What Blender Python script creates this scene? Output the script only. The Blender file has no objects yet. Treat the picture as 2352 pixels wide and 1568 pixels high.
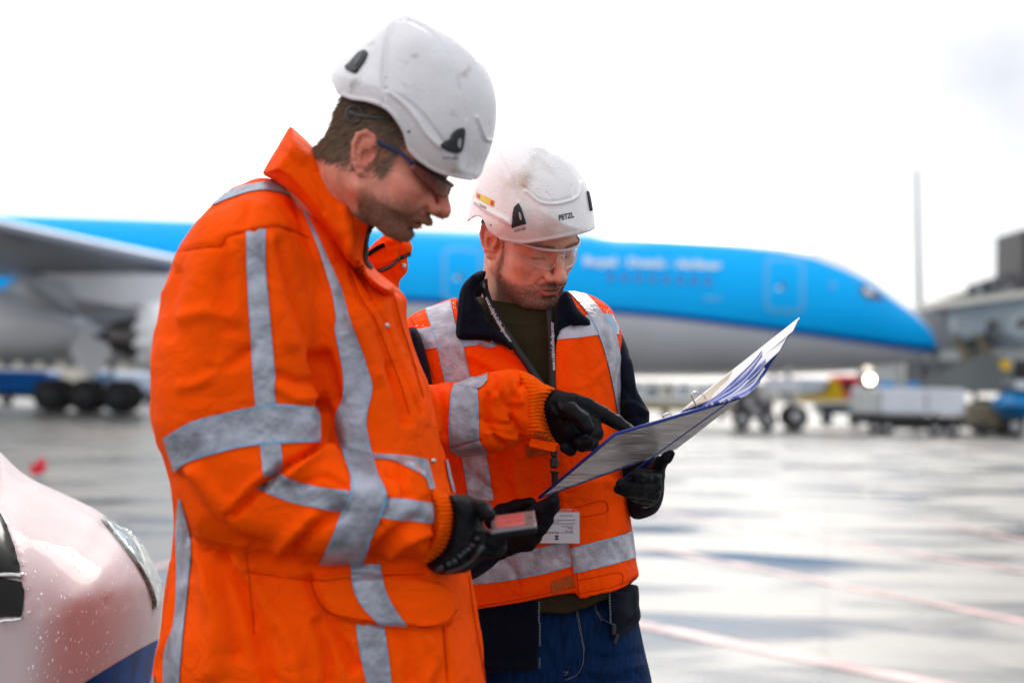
import bpy, math, random
import numpy as np
from mathutils import Vector, Matrix
from mathutils.bvhtree import BVHTree
from mathutils.geometry import delaunay_2d_cdt

# ---------------------------------------------------------------- camera, sky, sun, exposure
scene = bpy.context.scene
COL = scene.collection
FPX = 3267.0                      # focal length in units of a 2352 px wide picture (50 mm on 36 mm)
CAMZ = 1.4
PITCH = math.radians(1.876)
ROLL = math.radians(1.5)
cam_d = bpy.data.cameras.new("camera")
cam = bpy.data.objects.new("camera", cam_d)
COL.objects.link(cam)
cam_d.sensor_width = 36.0
cam_d.lens = 36.0 * FPX / 2352.0
cam_d.clip_end = 3000.0
cam_d.clip_start = 0.05
cam_d.dof.use_dof = True
cam_d.dof.focus_distance = 2.55
cam_d.dof.aperture_fstop = 2.3
CR = Matrix.Rotation(math.pi / 2 + PITCH, 4, 'X') @ Matrix.Rotation(ROLL, 4, 'Z')
cam.matrix_world = Matrix.Translation((0, 0, CAMZ)) @ CR
scene.camera = cam
scene.view_settings.view_transform = 'Standard'
scene.view_settings.look = 'None'
scene.view_settings.exposure = 0.58
scene.view_settings.gamma = 1.0
scene.view_settings.use_curve_mapping = False
scene.cycles.use_denoising = True
scene.cycles.max_bounces = 8

SUN_EL, SUN_AZ = math.radians(33), math.radians(9)     # azimuth from +Y towards +X
world = bpy.data.worlds.new("World")
scene.world = world
world.use_nodes = True
wt = world.node_tree
for n in list(wt.nodes):
    wt.nodes.remove(n)
def wn(t, **kw):
    n = wt.nodes.new(t)
    for k, v in kw.items():
        setattr(n, k, v)
    return n
w_out = wn('ShaderNodeOutputWorld'); w_bg = wn('ShaderNodeBackground')
w_sky = wn('ShaderNodeTexSky', sky_type='NISHITA', sun_disc=False)
w_sky.sun_elevation = SUN_EL
w_sky.sun_rotation = SUN_AZ
w_tc = wn('ShaderNodeTexCoord')
w_map = wn('ShaderNodeMapping'); w_map.inputs['Scale'].default_value = (1.6, 1.6, 3.4)
w_map.inputs['Location'].default_value = (0.3, 1.7, 0.2)
w_noise = wn('ShaderNodeTexNoise'); w_noise.inputs['Scale'].default_value = 1.6
w_noise.inputs['Detail'].default_value = 5.0
w_ramp = wn('ShaderNodeValToRGB')
w_ramp.color_ramp.elements[0].position = 0.28; w_ramp.color_ramp.elements[0].color = (0.40, 0.42, 0.47, 1)
w_ramp.color_ramp.elements[1].position = 0.72; w_ramp.color_ramp.elements[1].color = (0.92, 0.91, 0.91, 1)
# cloud deck thins towards the right of the view: bright white on the left, grey-blue patches on the right
w_sep = wn('ShaderNodeSeparateXYZ')
w_mr = wn('ShaderNodeMapRange'); w_mr.inputs['From Min'].default_value = 0.04; w_mr.inputs['From Max'].default_value = 0.32
w_mixc = wn('ShaderNodeMix', data_type='RGBA'); w_mixc.inputs['A'].default_value = (1, 1, 1, 1)
w_mul = wn('ShaderNodeMix', data_type='RGBA', blend_type='MULTIPLY'); w_mul.inputs['Factor'].default_value = 1.0
w_mul.inputs['A'].default_value = (10.6, 10.6, 10.6, 1)
w_mix = wn('ShaderNodeMix', data_type='RGBA'); w_mix.inputs['Factor'].default_value = 0.9
L = wt.links.new
L(w_tc.outputs['Generated'], w_map.inputs['Vector']); L(w_map.outputs[0], w_noise.inputs['Vector'])
L(w_noise.outputs['Fac'], w_ramp.inputs['Fac'])
L(w_tc.outputs['Generated'], w_sep.inputs[0]); L(w_sep.outputs['X'], w_mr.inputs['Value'])
L(w_mr.outputs[0], w_mixc.inputs['Factor']); L(w_ramp.outputs['Color'], w_mixc.inputs['B'])
L(w_mixc.outputs['Result'], w_mul.inputs['B'])
L(w_sky.outputs[0], w_mix.inputs['A']); L(w_mul.outputs['Result'], w_mix.inputs['B'])
# a backlit overcast: the cloud deck is brightest round the hidden sun and duller on the far side of the sky
w_dot = wn('ShaderNodeVectorMath', operation='DOT_PRODUCT'); L(w_tc.outputs['Generated'], w_dot.inputs[0])
w_dot.inputs[1].default_value = (math.sin(SUN_AZ) * math.cos(SUN_EL), math.cos(SUN_AZ) * math.cos(SUN_EL), math.sin(SUN_EL))
w_fr = wn('ShaderNodeMapRange'); w_fr.inputs['From Min'].default_value = -1.0; w_fr.inputs['From Max'].default_value = 0.9
w_fr.inputs['To Min'].default_value = 0.86; w_fr.inputs['To Max'].default_value = 1.05; L(w_dot.outputs['Value'], w_fr.inputs['Value'])
w_m2 = wn('ShaderNodeVectorMath', operation='SCALE'); L(w_mix.outputs['Result'], w_m2.inputs[0]); L(w_fr.outputs[0], w_m2.inputs['Scale'])
L(w_m2.outputs[0], w_bg.inputs['Color']); w_bg.inputs['Strength'].default_value = 0.1
L(w_bg.outputs[0], w_out.inputs[0])

sun_d = bpy.data.lights.new("sun", 'SUN'); sun_d.energy = 1.3; sun_d.angle = math.radians(20)
sun_d.color = (1.0, 0.95, 0.88)
sun = bpy.data.objects.new("sun", sun_d); COL.objects.link(sun)
sd = Vector((math.sin(SUN_AZ) * math.cos(SUN_EL), math.cos(SUN_AZ) * math.cos(SUN_EL), math.sin(SUN_EL)))
sun.rotation_euler = sd.to_track_quat('Z', 'Y').to_euler()
sun.location = (0, 0, 30)

# ---------------------------------------------------------------- helpers
CRn = np.array(CR.to_3x3(), dtype=np.float64)
def at(px, py, Y):
    "world point at distance Y ahead that the lens sees at (px, py)"
    v = CRn @ np.array([px - 1176.0, -(py - 784.0), -FPX])
    t = Y / v[1]
    return np.array([v[0] * t, Y, CAMZ + v[2] * t])
def ground_at(px, py, z=0.0):
    v = CRn @ np.array([px - 1176.0, -(py - 784.0), -FPX])
    t = (z - CAMZ) / v[2]
    return np.array([v[0] * t, v[1] * t, z])
def proj(P):
    P = np.asarray(P, dtype=np.float64) - np.array([0, 0, CAMZ])
    v = P @ CRn
    d = -v[..., 2]
    return 1176 + FPX * v[..., 0] / d, 784 - FPX * v[..., 1] / d
def V(*a): return np.array(a, dtype=np.float64)

def make_mesh(name, verts, faces, uv=None, color=None, smooth=True):
    "faces: list of arrays (n,k)"
    verts = np.asarray(verts, dtype=np.float32)
    if isinstance(faces, np.ndarray): faces = [faces]
    faces = [np.asarray(f, dtype=np.int32) for f in faces if len(f)]
    me = bpy.data.meshes.new(name)
    me.vertices.add(len(verts)); me.vertices.foreach_set('co', verts.ravel())
    loops = np.concatenate([f.ravel() for f in faces]); n = sum(len(f) for f in faces)
    sizes = np.concatenate([np.full(len(f), f.shape[1], np.int32) for f in faces])
    starts = np.concatenate([[0], np.cumsum(sizes)[:-1]]).astype(np.int32)
    me.loops.add(len(loops)); me.loops.foreach_set('vertex_index', loops)
    me.polygons.add(n); me.polygons.foreach_set('loop_start', starts); me.polygons.foreach_set('loop_total', sizes)
    me.polygons.foreach_set('use_smooth', np.full(n, smooth))
    if uv is not None:
        l = me.uv_layers.new(name='UVMap'); l.data.foreach_set('uv', np.asarray(uv, np.float32)[loops].ravel())
    if color is not None:
        a = me.color_attributes.new('Col', 'FLOAT_COLOR', 'POINT')
        c = np.ones((len(verts), 4), np.float32); c[:, :3] = color
        a.data.foreach_set('color', c.ravel())
    me.update(); me.validate()
    return me
def link(name, me, mat=None, parent=None, loc=None):
    o = bpy.data.objects.new(name, me)
    COL.objects.link(o)
    if mat is not None and me is not None and not me.materials: me.materials.append(mat)
    if loc is not None: o.location = loc
    if parent is not None:
        o.parent = parent
        o.matrix_parent_inverse = parent.matrix_world.inverted() if False else Matrix.Translation(-Vector(WLOC.get(parent.name, (0, 0, 0))))
    WLOC[o.name] = tuple(Vector(loc if loc is not None else (0, 0, 0)))
    return o
WLOC = {}
def thing(name, label, cat, loc=(0, 0, 0), group=None):
    o = bpy.data.objects.new(name, None); COL.objects.link(o); o.empty_display_size = 0.1
    o.location = loc; WLOC[o.name] = tuple(loc)
    o['label'] = label; o['category'] = cat
    if group: o['group'] = group
    return o
def tag(o, label=None, cat=None, group=None, kind=None):
    if label: o['label'] = label
    if cat: o['category'] = cat
    if group: o['group'] = group
    if kind: o['kind'] = kind
    return o
def normals(v, faces):
    n = np.zeros_like(v)
    for f in faces:
        f = np.asarray(f)
        a, b, c = v[f[:, 0]], v[f[:, 1]], v[f[:, 2]]
        fn = np.cross(b - a, c - a)
        if f.shape[1] == 4: fn = fn + np.cross(c - a, v[f[:, 3]] - a)
        for k in range(f.shape[1]):
            for ax in range(3):
                n[:, ax] += np.bincount(f[:, k], fn[:, ax], minlength=len(v))
    return n / np.maximum(np.linalg.norm(n, axis=1, keepdims=True), 1e-12)

# ---- value noise (numpy)
_rs = np.random.RandomState(7)
_perm = _rs.rand(64, 64, 64).astype(np.float32)
def vnoise(P, s):
    q = P * s
    i = np.floor(q).astype(np.int64); f = q - i; f = f * f * (3 - 2 * f)
    r = 0
    for dx in (0, 1):
        for dy in (0, 1):
            for dz in (0, 1):
                w = (f[:, 0] if dx else 1 - f[:, 0]) * (f[:, 1] if dy else 1 - f[:, 1]) * (f[:, 2] if dz else 1 - f[:, 2])
                r = r + w * _perm[(i[:, 0] + dx) % 64, (i[:, 1] + dy) % 64, (i[:, 2] + dz) % 64]
    return r * 2 - 1

# ---- implicit sculpting -> surface nets
def smin(a, b, k):
    if k <= 0: return np.minimum(a, b)
    h = np.clip(0.5 + 0.5 * (b - a) / k, 0, 1)
    return b * (1 - h) + a * h - k * h * (1 - h)
def smax(a, b, k): return -smin(-a, -b, k)
class PolyDist:
    "signed distance in px to a closed polygon (positive inside), tabulated"
    def __init__(self, poly, pad=60, step=2.0):
        P = np.array(poly, dtype=np.float64)
        self.lo = P.min(0) - pad; hi = P.max(0) + pad; self.step = step
        nx, ny = (np.ceil((hi - self.lo) / step).astype(int) + 2)
        X, Y = np.meshgrid(self.lo[0] + np.arange(nx) * step, self.lo[1] + np.arange(ny) * step, indexing='ij')
        d = np.full(X.shape, 1e18); ins = np.zeros(X.shape, bool)
        for i in range(len(P)):
            a, b = P[i], P[(i + 1) % len(P)]; e = b - a
            t = np.clip(((X - a[0]) * e[0] + (Y - a[1]) * e[1]) / max(e @ e, 1e-9), 0, 1)
            d = np.minimum(d, (X - a[0] - t * e[0]) ** 2 + (Y - a[1] - t * e[1]) ** 2)
            if a[1] != b[1]:
                c = (a[1] > Y) != (b[1] > Y)
                ins ^= c & (X < (b[0] - a[0]) * (Y - a[1]) / (b[1] - a[1]) + a[0])
        self.D = np.where(ins, 1, -1) * np.sqrt(d)
    def __call__(self, x, y):
        gx = (x - self.lo[0]) / self.step; gy = (y - self.lo[1]) / self.step
        cx = np.clip(gx, 0, self.D.shape[0] - 1.001); cy = np.clip(gy, 0, self.D.shape[1] - 1.001)
        i = cx.astype(int); j = cy.astype(int); fx = cx - i; fy = cy - j; D = self.D
        r = (D[i, j] * (1 - fx) + D[i + 1, j] * fx) * (1 - fy) + (D[i, j + 1] * (1 - fx) + D[i + 1, j + 1] * fx) * fy
        return r - np.hypot(gx - cx, gy - cy) * self.step
def smooth_poly(poly, n=2):
    P = np.array(poly, float)
    for _ in range(n):
        Q = np.roll(P, -1, 0)
        P = np.stack([P * .75 + Q * .25, P * .25 + Q * .75], 1).reshape(-1, 2)
    return P
class Sculpt:
    def __init__(self, h, frame=None):
        self.h = h; self.ops = []; self.frame = frame     # frame: 4x4 local->world
    def puff(self, poly, Yc, T, R, k=0.0, mode='u', sx=0.0, sy=0.0, sm=2, back=None):
        P = smooth_poly(poly, sm) if sm else np.array(poly, float)
        c = P.mean(0); D = PolyDist(P)
        pts = [at(x, y, Yc + s * T) for x, y in ((P[:, 0].min(), P[:, 1].min()), (P[:, 0].max(), P[:, 1].max()),
               (P[:, 0].min(), P[:, 1].max()), (P[:, 0].max(), P[:, 1].min())) for s in (-1, 1)]
        pts = np.array(pts); ex = abs(sx) * np.ptp(P[:, 0]) / 2 + abs(sy) * np.ptp(P[:, 1]) / 2
        lo = pts.min(0) - 0.02 - V(0, ex, 0); hi = pts.max(0) + 0.02 + V(0, ex, 0)
        def f(X, Y, Z):
            px, py = proj(np.stack([X, Y, Z], -1))
            d = D(px, py)
            yy = Y - Yc - sx * (px - c[0]) - sy * (py - c[1])
            Tm = T if back is None else np.where(yy > 0, back, T)
            u = np.abs(yy) / Tm; v = np.maximum(0, 1 - d / R)
            g = np.sqrt(u * u + v * v) - 1
            m = min(T, R * Yc / FPX)
            return g * m
        self.ops.append((f, lo, hi, k, mode)); return self
    def cut(self, poly, y0, y1, k=0.0, mode='s', sm=0):
        "prism seen as poly between distances y0 and y1, subtracted ('s') or kept ('i')"
        P = smooth_poly(poly, sm) if sm else np.array(poly, float); D = PolyDist(P)
        def f(X, Y, Z):
            px, py = proj(np.stack([X, Y, Z], -1))
            d = -D(px, py) * Y / FPX
            return np.maximum(d, np.maximum(y0 - Y, Y - y1))
        self.ops.append((f, None, None, k, mode)); return self
    def cap(self, a, b, ra, rb=None, k=0.0, mode='u'):
        a = np.array(a, float); b = np.array(b, float); rb = ra if rb is None else rb
        e = b - a; L2 = max(e @ e, 1e-12); m = max(ra, rb) + k + 0.01 * (1 if self.frame is None else 100)
        def f(X, Y, Z):
            t = np.clip(((X - a[0]) * e[0] + (Y - a[1]) * e[1] + (Z - a[2]) * e[2]) / L2, 0, 1)
            return np.sqrt((X - a[0] - t * e[0]) ** 2 + (Y - a[1] - t * e[1]) ** 2 + (Z - a[2] - t * e[2]) ** 2) - (ra + (rb - ra) * t)
        self.ops.append((f, np.minimum(a, b) - m, np.maximum(a, b) + m, k, mode)); return self
    def chain(self, pts, radii, k=0.0, mode='u'):
        for i in range(len(pts) - 1):
            self.cap(pts[i], pts[i + 1], radii[i], radii[i + 1], k, mode)
        return self
    def ell(self, c, r, k=0.0, mode='u', rot=None):
        c = np.array(c, float); r = np.array(r, float); m = max(r) + k + 0.01 * (1 if self.frame is None else 100)
        Rm = np.eye(3) if rot is None else np.array(rot)
        def f(X, Y, Z):
            q = np.stack([X - c[0], Y - c[1], Z - c[2]], -1) @ Rm
            k0 = np.sqrt(((q / r) ** 2).sum(-1)); k1 = np.sqrt(((q / r ** 2) ** 2).sum(-1)) + 1e-9
            return k0 * (k0 - 1) / k1
        self.ops.append((f, c - m, c + m, k, mode)); return self
    def slab(self, f, k=0.0, mode='i'):
        self.ops.append((f, None, None, k, mode)); return self
    def build(self, lo=None, hi=None):
        h = self.h
        us = [o for o in self.ops if o[4] == 'u']
        if lo is None: lo = np.min([o[1] for o in us], 0)
        if hi is None: hi = np.max([o[2] for o in us], 0)
        lo = np.array(lo, float) - 2 * h; hi = np.array(hi, float) + 2 * h
        n = np.ceil((hi - lo) / h).astype(int) + 1
        ax = [lo[i] + np.arange(n[i]) * h for i in range(3)]
        F = np.full(n, 1.0 if self.frame is None else 100.0, np.float32)
        for f, l, u, k, mode in self.ops:
            if l is None: i0 = np.zeros(3, int); i1 = n
            else:
                i0 = np.clip(((l - lo) / h).astype(int), 0, n); i1 = np.clip(((u - lo) / h).astype(int) + 2, 0, n)
            if (i1 <= i0).any(): continue
            sl = tuple(slice(i0[a], i1[a]) for a in range(3))
            X, Y, Z = np.meshgrid(ax[0][sl[0]], ax[1][sl[1]], ax[2][sl[2]], indexing='ij')
            g = f(X, Y, Z); A = F[sl]
            F[sl] = smin(A, g, k) if mode == 'u' else (smax(A, -g, k) if mode == 's' else smax(A, g, k))
        v, q = surface_nets(F, lo, h)
        if self.frame is not None:
            M = np.array(self.frame); self.local = v.copy()
            v = v @ M[:3, :3].T + M[:3, 3]
        return v, q
def surface_nets(F, lo, h):
    S = F < 0
    c = S[:-1, :-1, :-1].astype(np.int8)
    tot = sum(S[a:F.shape[0] - 1 + a, b:F.shape[1] - 1 + b, d:F.shape[2] - 1 + d].astype(np.int8) for a in (0, 1) for b in (0, 1) for d in (0, 1))
    act = (tot > 0) & (tot < 8)
    I = np.argwhere(act); idx = np.full(act.shape, -1, np.int64); idx[act] = np.arange(len(I))
    cor = [(a, b, d) for a in (0, 1) for b in (0, 1) for d in (0, 1)]
    val = {k: F[I[:, 0] + k[0], I[:, 1] + k[1], I[:, 2] + k[2]].astype(np.float64) for k in cor}
    acc = np.zeros((len(I), 3)); cnt = np.zeros(len(I))
    for a in cor:
        for axx in range(3):
            if a[axx] == 0:
                b = list(a); b[axx] = 1; b = tuple(b)
                va, vb = val[a], val[b]; m = (va < 0) != (vb < 0)
                t = np.where(m, va / np.where(m, va - vb, 1), 0)
                p = np.tile(np.array(a, float), (len(I), 1)); p[:, axx] += t
                acc += p * m[:, None]; cnt += m
    v = (I + acc / cnt[:, None]) * h + lo
    quads = []
    for axx in range(3):
        s = [slice(1, -1)] * 3; s[axx] = slice(0, -1)
        s2 = [slice(1, -1)] * 3; s2[axx] = slice(1, None)
        A = S[tuple(s)]; B = S[tuple(s2)]
        E = np.argwhere(A != B); inside = A[A != B]
        for ii in range(3):
            if ii != axx: E[:, ii] += 1
        o1, o2 = [x for x in range(3) if x != axx]
        def g(d1, d2):
            q = E.copy(); q[:, o1] -= d1; q[:, o2] -= d2
            return idx[q[:, 0], q[:, 1], q[:, 2]]
        q = np.stack([g(0, 0), g(1, 0), g(1, 1), g(0, 1)], 1)
        flip = inside if axx != 1 else ~inside
        q[~flip] = q[~flip][:, ::-1]
        quads.append(q)
    q = np.concatenate(quads); q = q[(q >= 0).all(1)]
    return v, q
def relax(v, q, n=1, lam=0.5):
    for _ in range(n):
        s = np.zeros_like(v); c = np.zeros(len(v))
        for a, b in ((0, 1), (1, 2), (2, 3), (3, 0)):
            for i, j in ((a, b), (b, a)):
                for ax in range(3): s[:, ax] += np.bincount(q[:, i], v[q[:, j], ax], minlength=len(v))
                c += np.bincount(q[:, i], minlength=len(v))
        v = v + lam * (s / np.maximum(c, 1)[:, None] - v)
    return v
CAMP = np.array([0, 0, CAMZ])
def seg_dist(px, py, pts):
    d = np.full(px.shape, 1e18); side = np.zeros(px.shape)
    for (ax, ay), (bx, by) in zip(pts[:-1], pts[1:]):
        ex, ey = bx - ax, by - ay
        t = np.clip(((px - ax) * ex + (py - ay) * ey) / max(ex * ex + ey * ey, 1e-9), 0, 1)
        dd = (px - ax - t * ex) ** 2 + (py - ay - t * ey) ** 2
        m = dd < d; d = np.where(m, dd, d); side = np.where(m, np.sign(ex * (py - ay) - ey * (px - ax)), side)
    return np.sqrt(d), side
def spline(pts, n=6):
    P = [np.array(p, float) for p in pts]
    if len(P) < 3: return P
    out = []
    Q = [2 * P[0] - P[1]] + P + [2 * P[-1] - P[-2]]
    for i in range(1, len(Q) - 2):
        for k in range(n):
            t = k / n; p0, p1, p2, p3 = Q[i - 1:i + 3]
            out.append(0.5 * (2 * p1 + (p2 - p0) * t + (2 * p0 - 5 * p1 + 4 * p2 - p3) * t * t + (3 * p1 - p0 - 3 * p2 + p3) * t ** 3))
    out.append(P[-1]); return out
def carve(v, q, strokes=(), steps=(), ribs=(), noise=()):
    """displace a garment surface along its normals. strokes: (pts, halfwidth px, height m);
    steps: raised area (poly, softness px, height m); ribs: (poly, function(px,py)->m); noise: (scale 1/m, amp m)"""
    N = normals(v, [q]); px, py = proj(v)
    vd = CAMP - v; vd /= np.linalg.norm(vd, axis=1, keepdims=True)
    fc = np.clip((N * vd).sum(1) * 2.5 + 0.2, 0, 1)
    D = np.zeros(len(v))
    for pts, w, hgt in strokes:
        P = spline(pts); A = np.array(P)
        m = (px > A[:, 0].min() - 3 * w) & (px < A[:, 0].max() + 3 * w) & (py > A[:, 1].min() - 3 * w) & (py < A[:, 1].max() + 3 * w)
        if not m.any(): continue
        d, _ = seg_dist(px[m], py[m], P)
        D[m] += hgt * np.exp(-(d / w) ** 2) * fc[m]
    for poly, soft, hgt in steps:
        pd = PolyDist(smooth_poly(poly, 2))
        d = pd(px, py); t = np.clip(d / soft * 0.5 + 0.5, 0, 1)
        D += hgt * t * t * (3 - 2 * t) * fc
    for poly, fn in ribs:
        pd = PolyDist(poly); d = pd(px, py); t = np.clip(d / 8, 0, 1)
        D += fn(px, py) * t * fc
    for nz in noise:
        if len(nz) == 2: D += nz[1] * vnoise(v + 5.0, nz[0])
        else:            # ridged creases, stretched
            w = v * np.array(nz[2]) + 0.02 * np.stack([vnoise(v + 1, 9), vnoise(v + 2, 9), vnoise(v + 3, 9)], 1)
            D += nz[1] * (0.35 - np.abs(vnoise(w + 7.0, nz[0])))
    return v + N * D[:, None]
def bvh_of(v, q): return BVHTree.FromPolygons([tuple(p) for p in v], [tuple(int(i) for i in f) for f in q])
def cast(bvh, px, py, off):
    d = CRn @ np.array([px - 1176.0, -(py - 784.0), -FPX]); d /= np.linalg.norm(d)
    loc, nor, i, dist = bvh.ray_cast(Vector(CAMP), Vector(d))
    if loc is None: return None
    n = np.array(nor)
    if n @ d > 0: n = -n
    n = n * 0.7 - d * 0.3; n /= np.linalg.norm(n)
    return np.array(loc) + n * off
def conform(bvh, P2, off):
    "hit positions for px points; a miss takes the place of its nearest hit"
    H = [cast(bvh, x, y, off) for x, y in P2]
    good = [i for i, p in enumerate(H) if p is not None]
    if not good: return None
    G = np.array([P2[i] for i in good])
    for i, p in enumerate(H):
        if p is None:
            j = np.argmin(((G - np.array(P2[i])) ** 2).sum(1)); H[i] = H[good[j]]
    return np.array(H)
def patch(name, bvh, poly, mat, parent, off=0.0015, cell=6.0, sm=1, label=None):
    P = smooth_poly(poly, sm) if sm else np.array(poly, float)
    out = []
    for i in range(len(P)):
        a, b = P[i], P[(i + 1) % len(P)]; n = max(1, int(np.hypot(*(b - a)) / cell))
        out += [a + (b - a) * k / n for k in range(n)]
    nb = len(out); D = PolyDist(P)
    gx = np.arange(P[:, 0].min(), P[:, 0].max(), cell); gy = np.arange(P[:, 1].min(), P[:, 1].max(), cell)
    G = np.array([(x + (cell / 2 if j % 2 else 0), y) for j, y in enumerate(gy) for x in gx] or [(0, 0)])
    G = G[D(G[:, 0], G[:, 1]) > cell * 0.45]
    pts = [Vector(p) for p in out] + [Vector(p) for p in G]
    r = delaunay_2d_cdt(pts, [], [list(range(nb))], 1, 1e-4)
    v2 = [tuple(p) for p in r[0]]; tris = [f for f in r[2]]
    W = conform(bvh, v2, off)
    if W is None: print('patch missed', name); return None
    tri = np.array([list(t) for t in tris if len(t) == 3])
    a, b, c = W[tri[:, 0]], W[tri[:, 1]], W[tri[:, 2]]
    fn = np.cross(b - a, c - a); s = (fn * (CAMP - a)).sum(1) < 0
    tri[s] = tri[s][:, ::-1]
    uv = (np.array(v2) - P.min(0)) / 100.0
    o = link(name, make_mesh(name, W, [tri], uv=uv), mat, parent)
    if label: o['label'] = label
    return o
def resample(pts, n):
    P = np.array(spline(pts, 8) if len(pts) > 2 else pts, float)
    s = np.concatenate([[0], np.cumsum(np.hypot(*np.diff(P, axis=0).T))])
    t = np.linspace(0, s[-1], n)
    return np.stack([np.interp(t, s, P[:, 0]), np.interp(t, s, P[:, 1])], 1)
def strip(name, bvh, left, right, mat, parent, off=0.002, cell=5.0, label=None):
    l = np.array(left, float); ln = np.hypot(*np.diff(l, axis=0).T).sum()
    n = max(3, int(ln / cell)); A = resample(left, n); B = resample(right, n)
    m = max(5, int(np.hypot(*(A - B).T).max() / cell))
    pts = []; uv = []
    for i in range(n):
        for j in range(m):
            t = j / (m - 1); pts.append(tuple(A[i] * (1 - t) + B[i] * t)); uv.append((t, i * ln / n / 60.0))
    W = conform(bvh, pts, off)
    if W is None: print('strip missed', name); return None
    i, j = np.meshgrid(np.arange(n - 1), np.arange(m - 1), indexing='ij'); k = (i * m + j).ravel()
    q = np.stack([k, k + 1, k + m + 1, k + m], 1)
    a = W[q[:, 0]]; fn = np.cross(W[q[:, 2]] - a, W[q[:, 3]] - W[q[:, 1]])
    s = (fn * (CAMP - a)).sum(1) < 0; q[s] = q[s][:, ::-1]
    o = link(name, make_mesh(name, W, [q], uv=uv), mat, parent)
    if label: o['label'] = label
    return o
def band(center, w):
    "left and right edges of a band round a centre polyline; w number or list of half widths"
    P = np.array(center, float); T = np.gradient(P, axis=0); T /= np.linalg.norm(T, axis=1, keepdims=True)
    N = np.stack([-T[:, 1], T[:, 0]], 1); w = np.broadcast_to(np.array(w, float), (len(P),))[:, None]
    return P - N * w, P + N * w
def tube_mesh(pts, r, seg=8, closed=False):
    P = [np.array(p, float) for p in pts]; n = len(P); r = np.broadcast_to(np.array(r, float), (n,))
    vs = []; up = None
    for i in range(n):
        t = P[min(i + 1, n - 1)] - P[max(i - 1, 0)]; t /= np.linalg.norm(t) + 1e-12
        if up is None:
            up = np.cross(t, [0, 0, 1.0]);
            if np.linalg.norm(up) < 0.1: up = np.cross(t, [1.0, 0, 0])
        a = up - t * (up @ t); a /= np.linalg.norm(a) + 1e-12; b = np.cross(t, a); up = a
        for k in range(seg):
            an = 2 * math.pi * k / seg; vs.append(P[i] + r[i] * (a * math.cos(an) + b * math.sin(an)))
    q = []
    for i in range(n - 1):
        for k in range(seg):
            q.append((i * seg + k, i * seg + (k + 1) % seg, (i + 1) * seg + (k + 1) % seg, (i + 1) * seg + k))
    vs.append(P[0]); vs.append(P[-1]); t = []
    for k in range(seg):
        t.append((n * seg, (k + 1) % seg, k)); t.append((n * seg + 1, (n - 1) * seg + k, (n - 1) * seg + (k + 1) % seg))
    return np.array(vs), [np.array(q), np.array(t)]
class MB:
    "collects boxes, prisms and tubes into one mesh"
    def __init__(self): self.v = []; self.f = {3: [], 4: []}; self.n = 0; self.ng = []
    def add(self, vs, fs):
        for f in fs:
            f = np.asarray(f)
            if len(f): self.f[f.shape[1]].append(f + self.n)
        self.v.append(np.asarray(vs, float)); self.n += len(vs); return self
    def box(self, c, s, rz=0.0, ry=0.0, bevel=0.0):
        c = np.array(c, float); s = np.array(s, float) / 2
        if bevel <= 0:
            v = np.array([(x, y, z) for x in (-1, 1) for y in (-1, 1) for z in (-1, 1)]) * s
            q = np.array([(0, 1, 3, 2), (4, 6, 7, 5), (0, 4, 5, 1), (2, 3, 7, 6), (0, 2, 6, 4), (1, 5, 7, 3)])
        else:
            b = min(bevel, min(s) * 0.9); vs = []
            oct_ = [(1, 0), (0, 1)]
            prof = []
            for sx_, sy_ in ((1, 1), (-1, 1), (-1, -1), (1, -1)):
                c1 = (sx_ * s[0], sy_ * (s[1] - b)); c2 = (sx_ * (s[0] - b), sy_ * s[1])
                prof += [c1, c2] if sx_ * sy_ > 0 else [c2, c1]
            def ring(z, k): return [(x * (1 - k * b / s[0]), y * (1 - k * b / s[1]), z) for x, y in prof]
            vs = ring(-s[2], 1) + ring(-s[2] + b, 0) + ring(s[2] - b, 0) + ring(s[2], 1)
            vs += [(0, 0, -s[2]), (0, 0, s[2])]; v = np.array(vs); q = []; t = []
            for r in range(3):
                for k in range(8): q.append((r * 8 + k, r * 8 + (k + 1) % 8, (r + 1) * 8 + (k + 1) % 8, (r + 1) * 8 + k))
            for k in range(8): t.append((32, (k + 1) % 8, k)); t.append((33, 24 + k, 24 + (k + 1) % 8))
        R = np.array(Matrix.Rotation(rz, 3, 'Z') @ Matrix.Rotation(ry, 3, 'Y'))
        v = v @ R.T + c
        self.add(v, [q] if bevel <= 0 else [q, t]); return self
    def prism(self, poly, axis_vec, base=None):
        "poly: list of 3D points, extruded by axis_vec"
        P = np.array(poly, float); n = len(P); v = np.concatenate([P, P + np.array(axis_vec, float)])
        q = np.array([(i, (i + 1) % n, n + (i + 1) % n, n + i) for i in range(n)])
        c0 = P.mean(0); vv = np.concatenate([v, [c0, c0 + np.array(axis_vec, float)]])
        t = np.array([(2 * n, (i + 1) % n, i) for i in range(n)] + [(2 * n + 1, n + i, n + (i + 1) % n) for i in range(n)])
        self.add(vv, [q, t]); return self
    def tube(self, pts, r, seg=8): v, f = tube_mesh(pts, r, seg); self.add(v, f); return self
    def disc(self, c, axis, r, w, seg=24, r2=None):
        c = np.array(c, float); a = np.array(axis, float); a /= np.linalg.norm(a)
        pts = [c - a * w / 2, c - a * w * 0.35, c + a * w * 0.35, c + a * w / 2]; r2 = r * 0.9 if r2 is None else r2
        return self.tube(pts, [r2, r, r, r2], seg)
    def build(self, name, mat, parent=None, smooth=False, loc=None):
        v = np.concatenate(self.v); fs = [np.concatenate(x) for x in self.f.values() if x]
        me = make_mesh(name, v, fs, smooth=smooth)
        return link(name, me, mat, parent)

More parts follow.
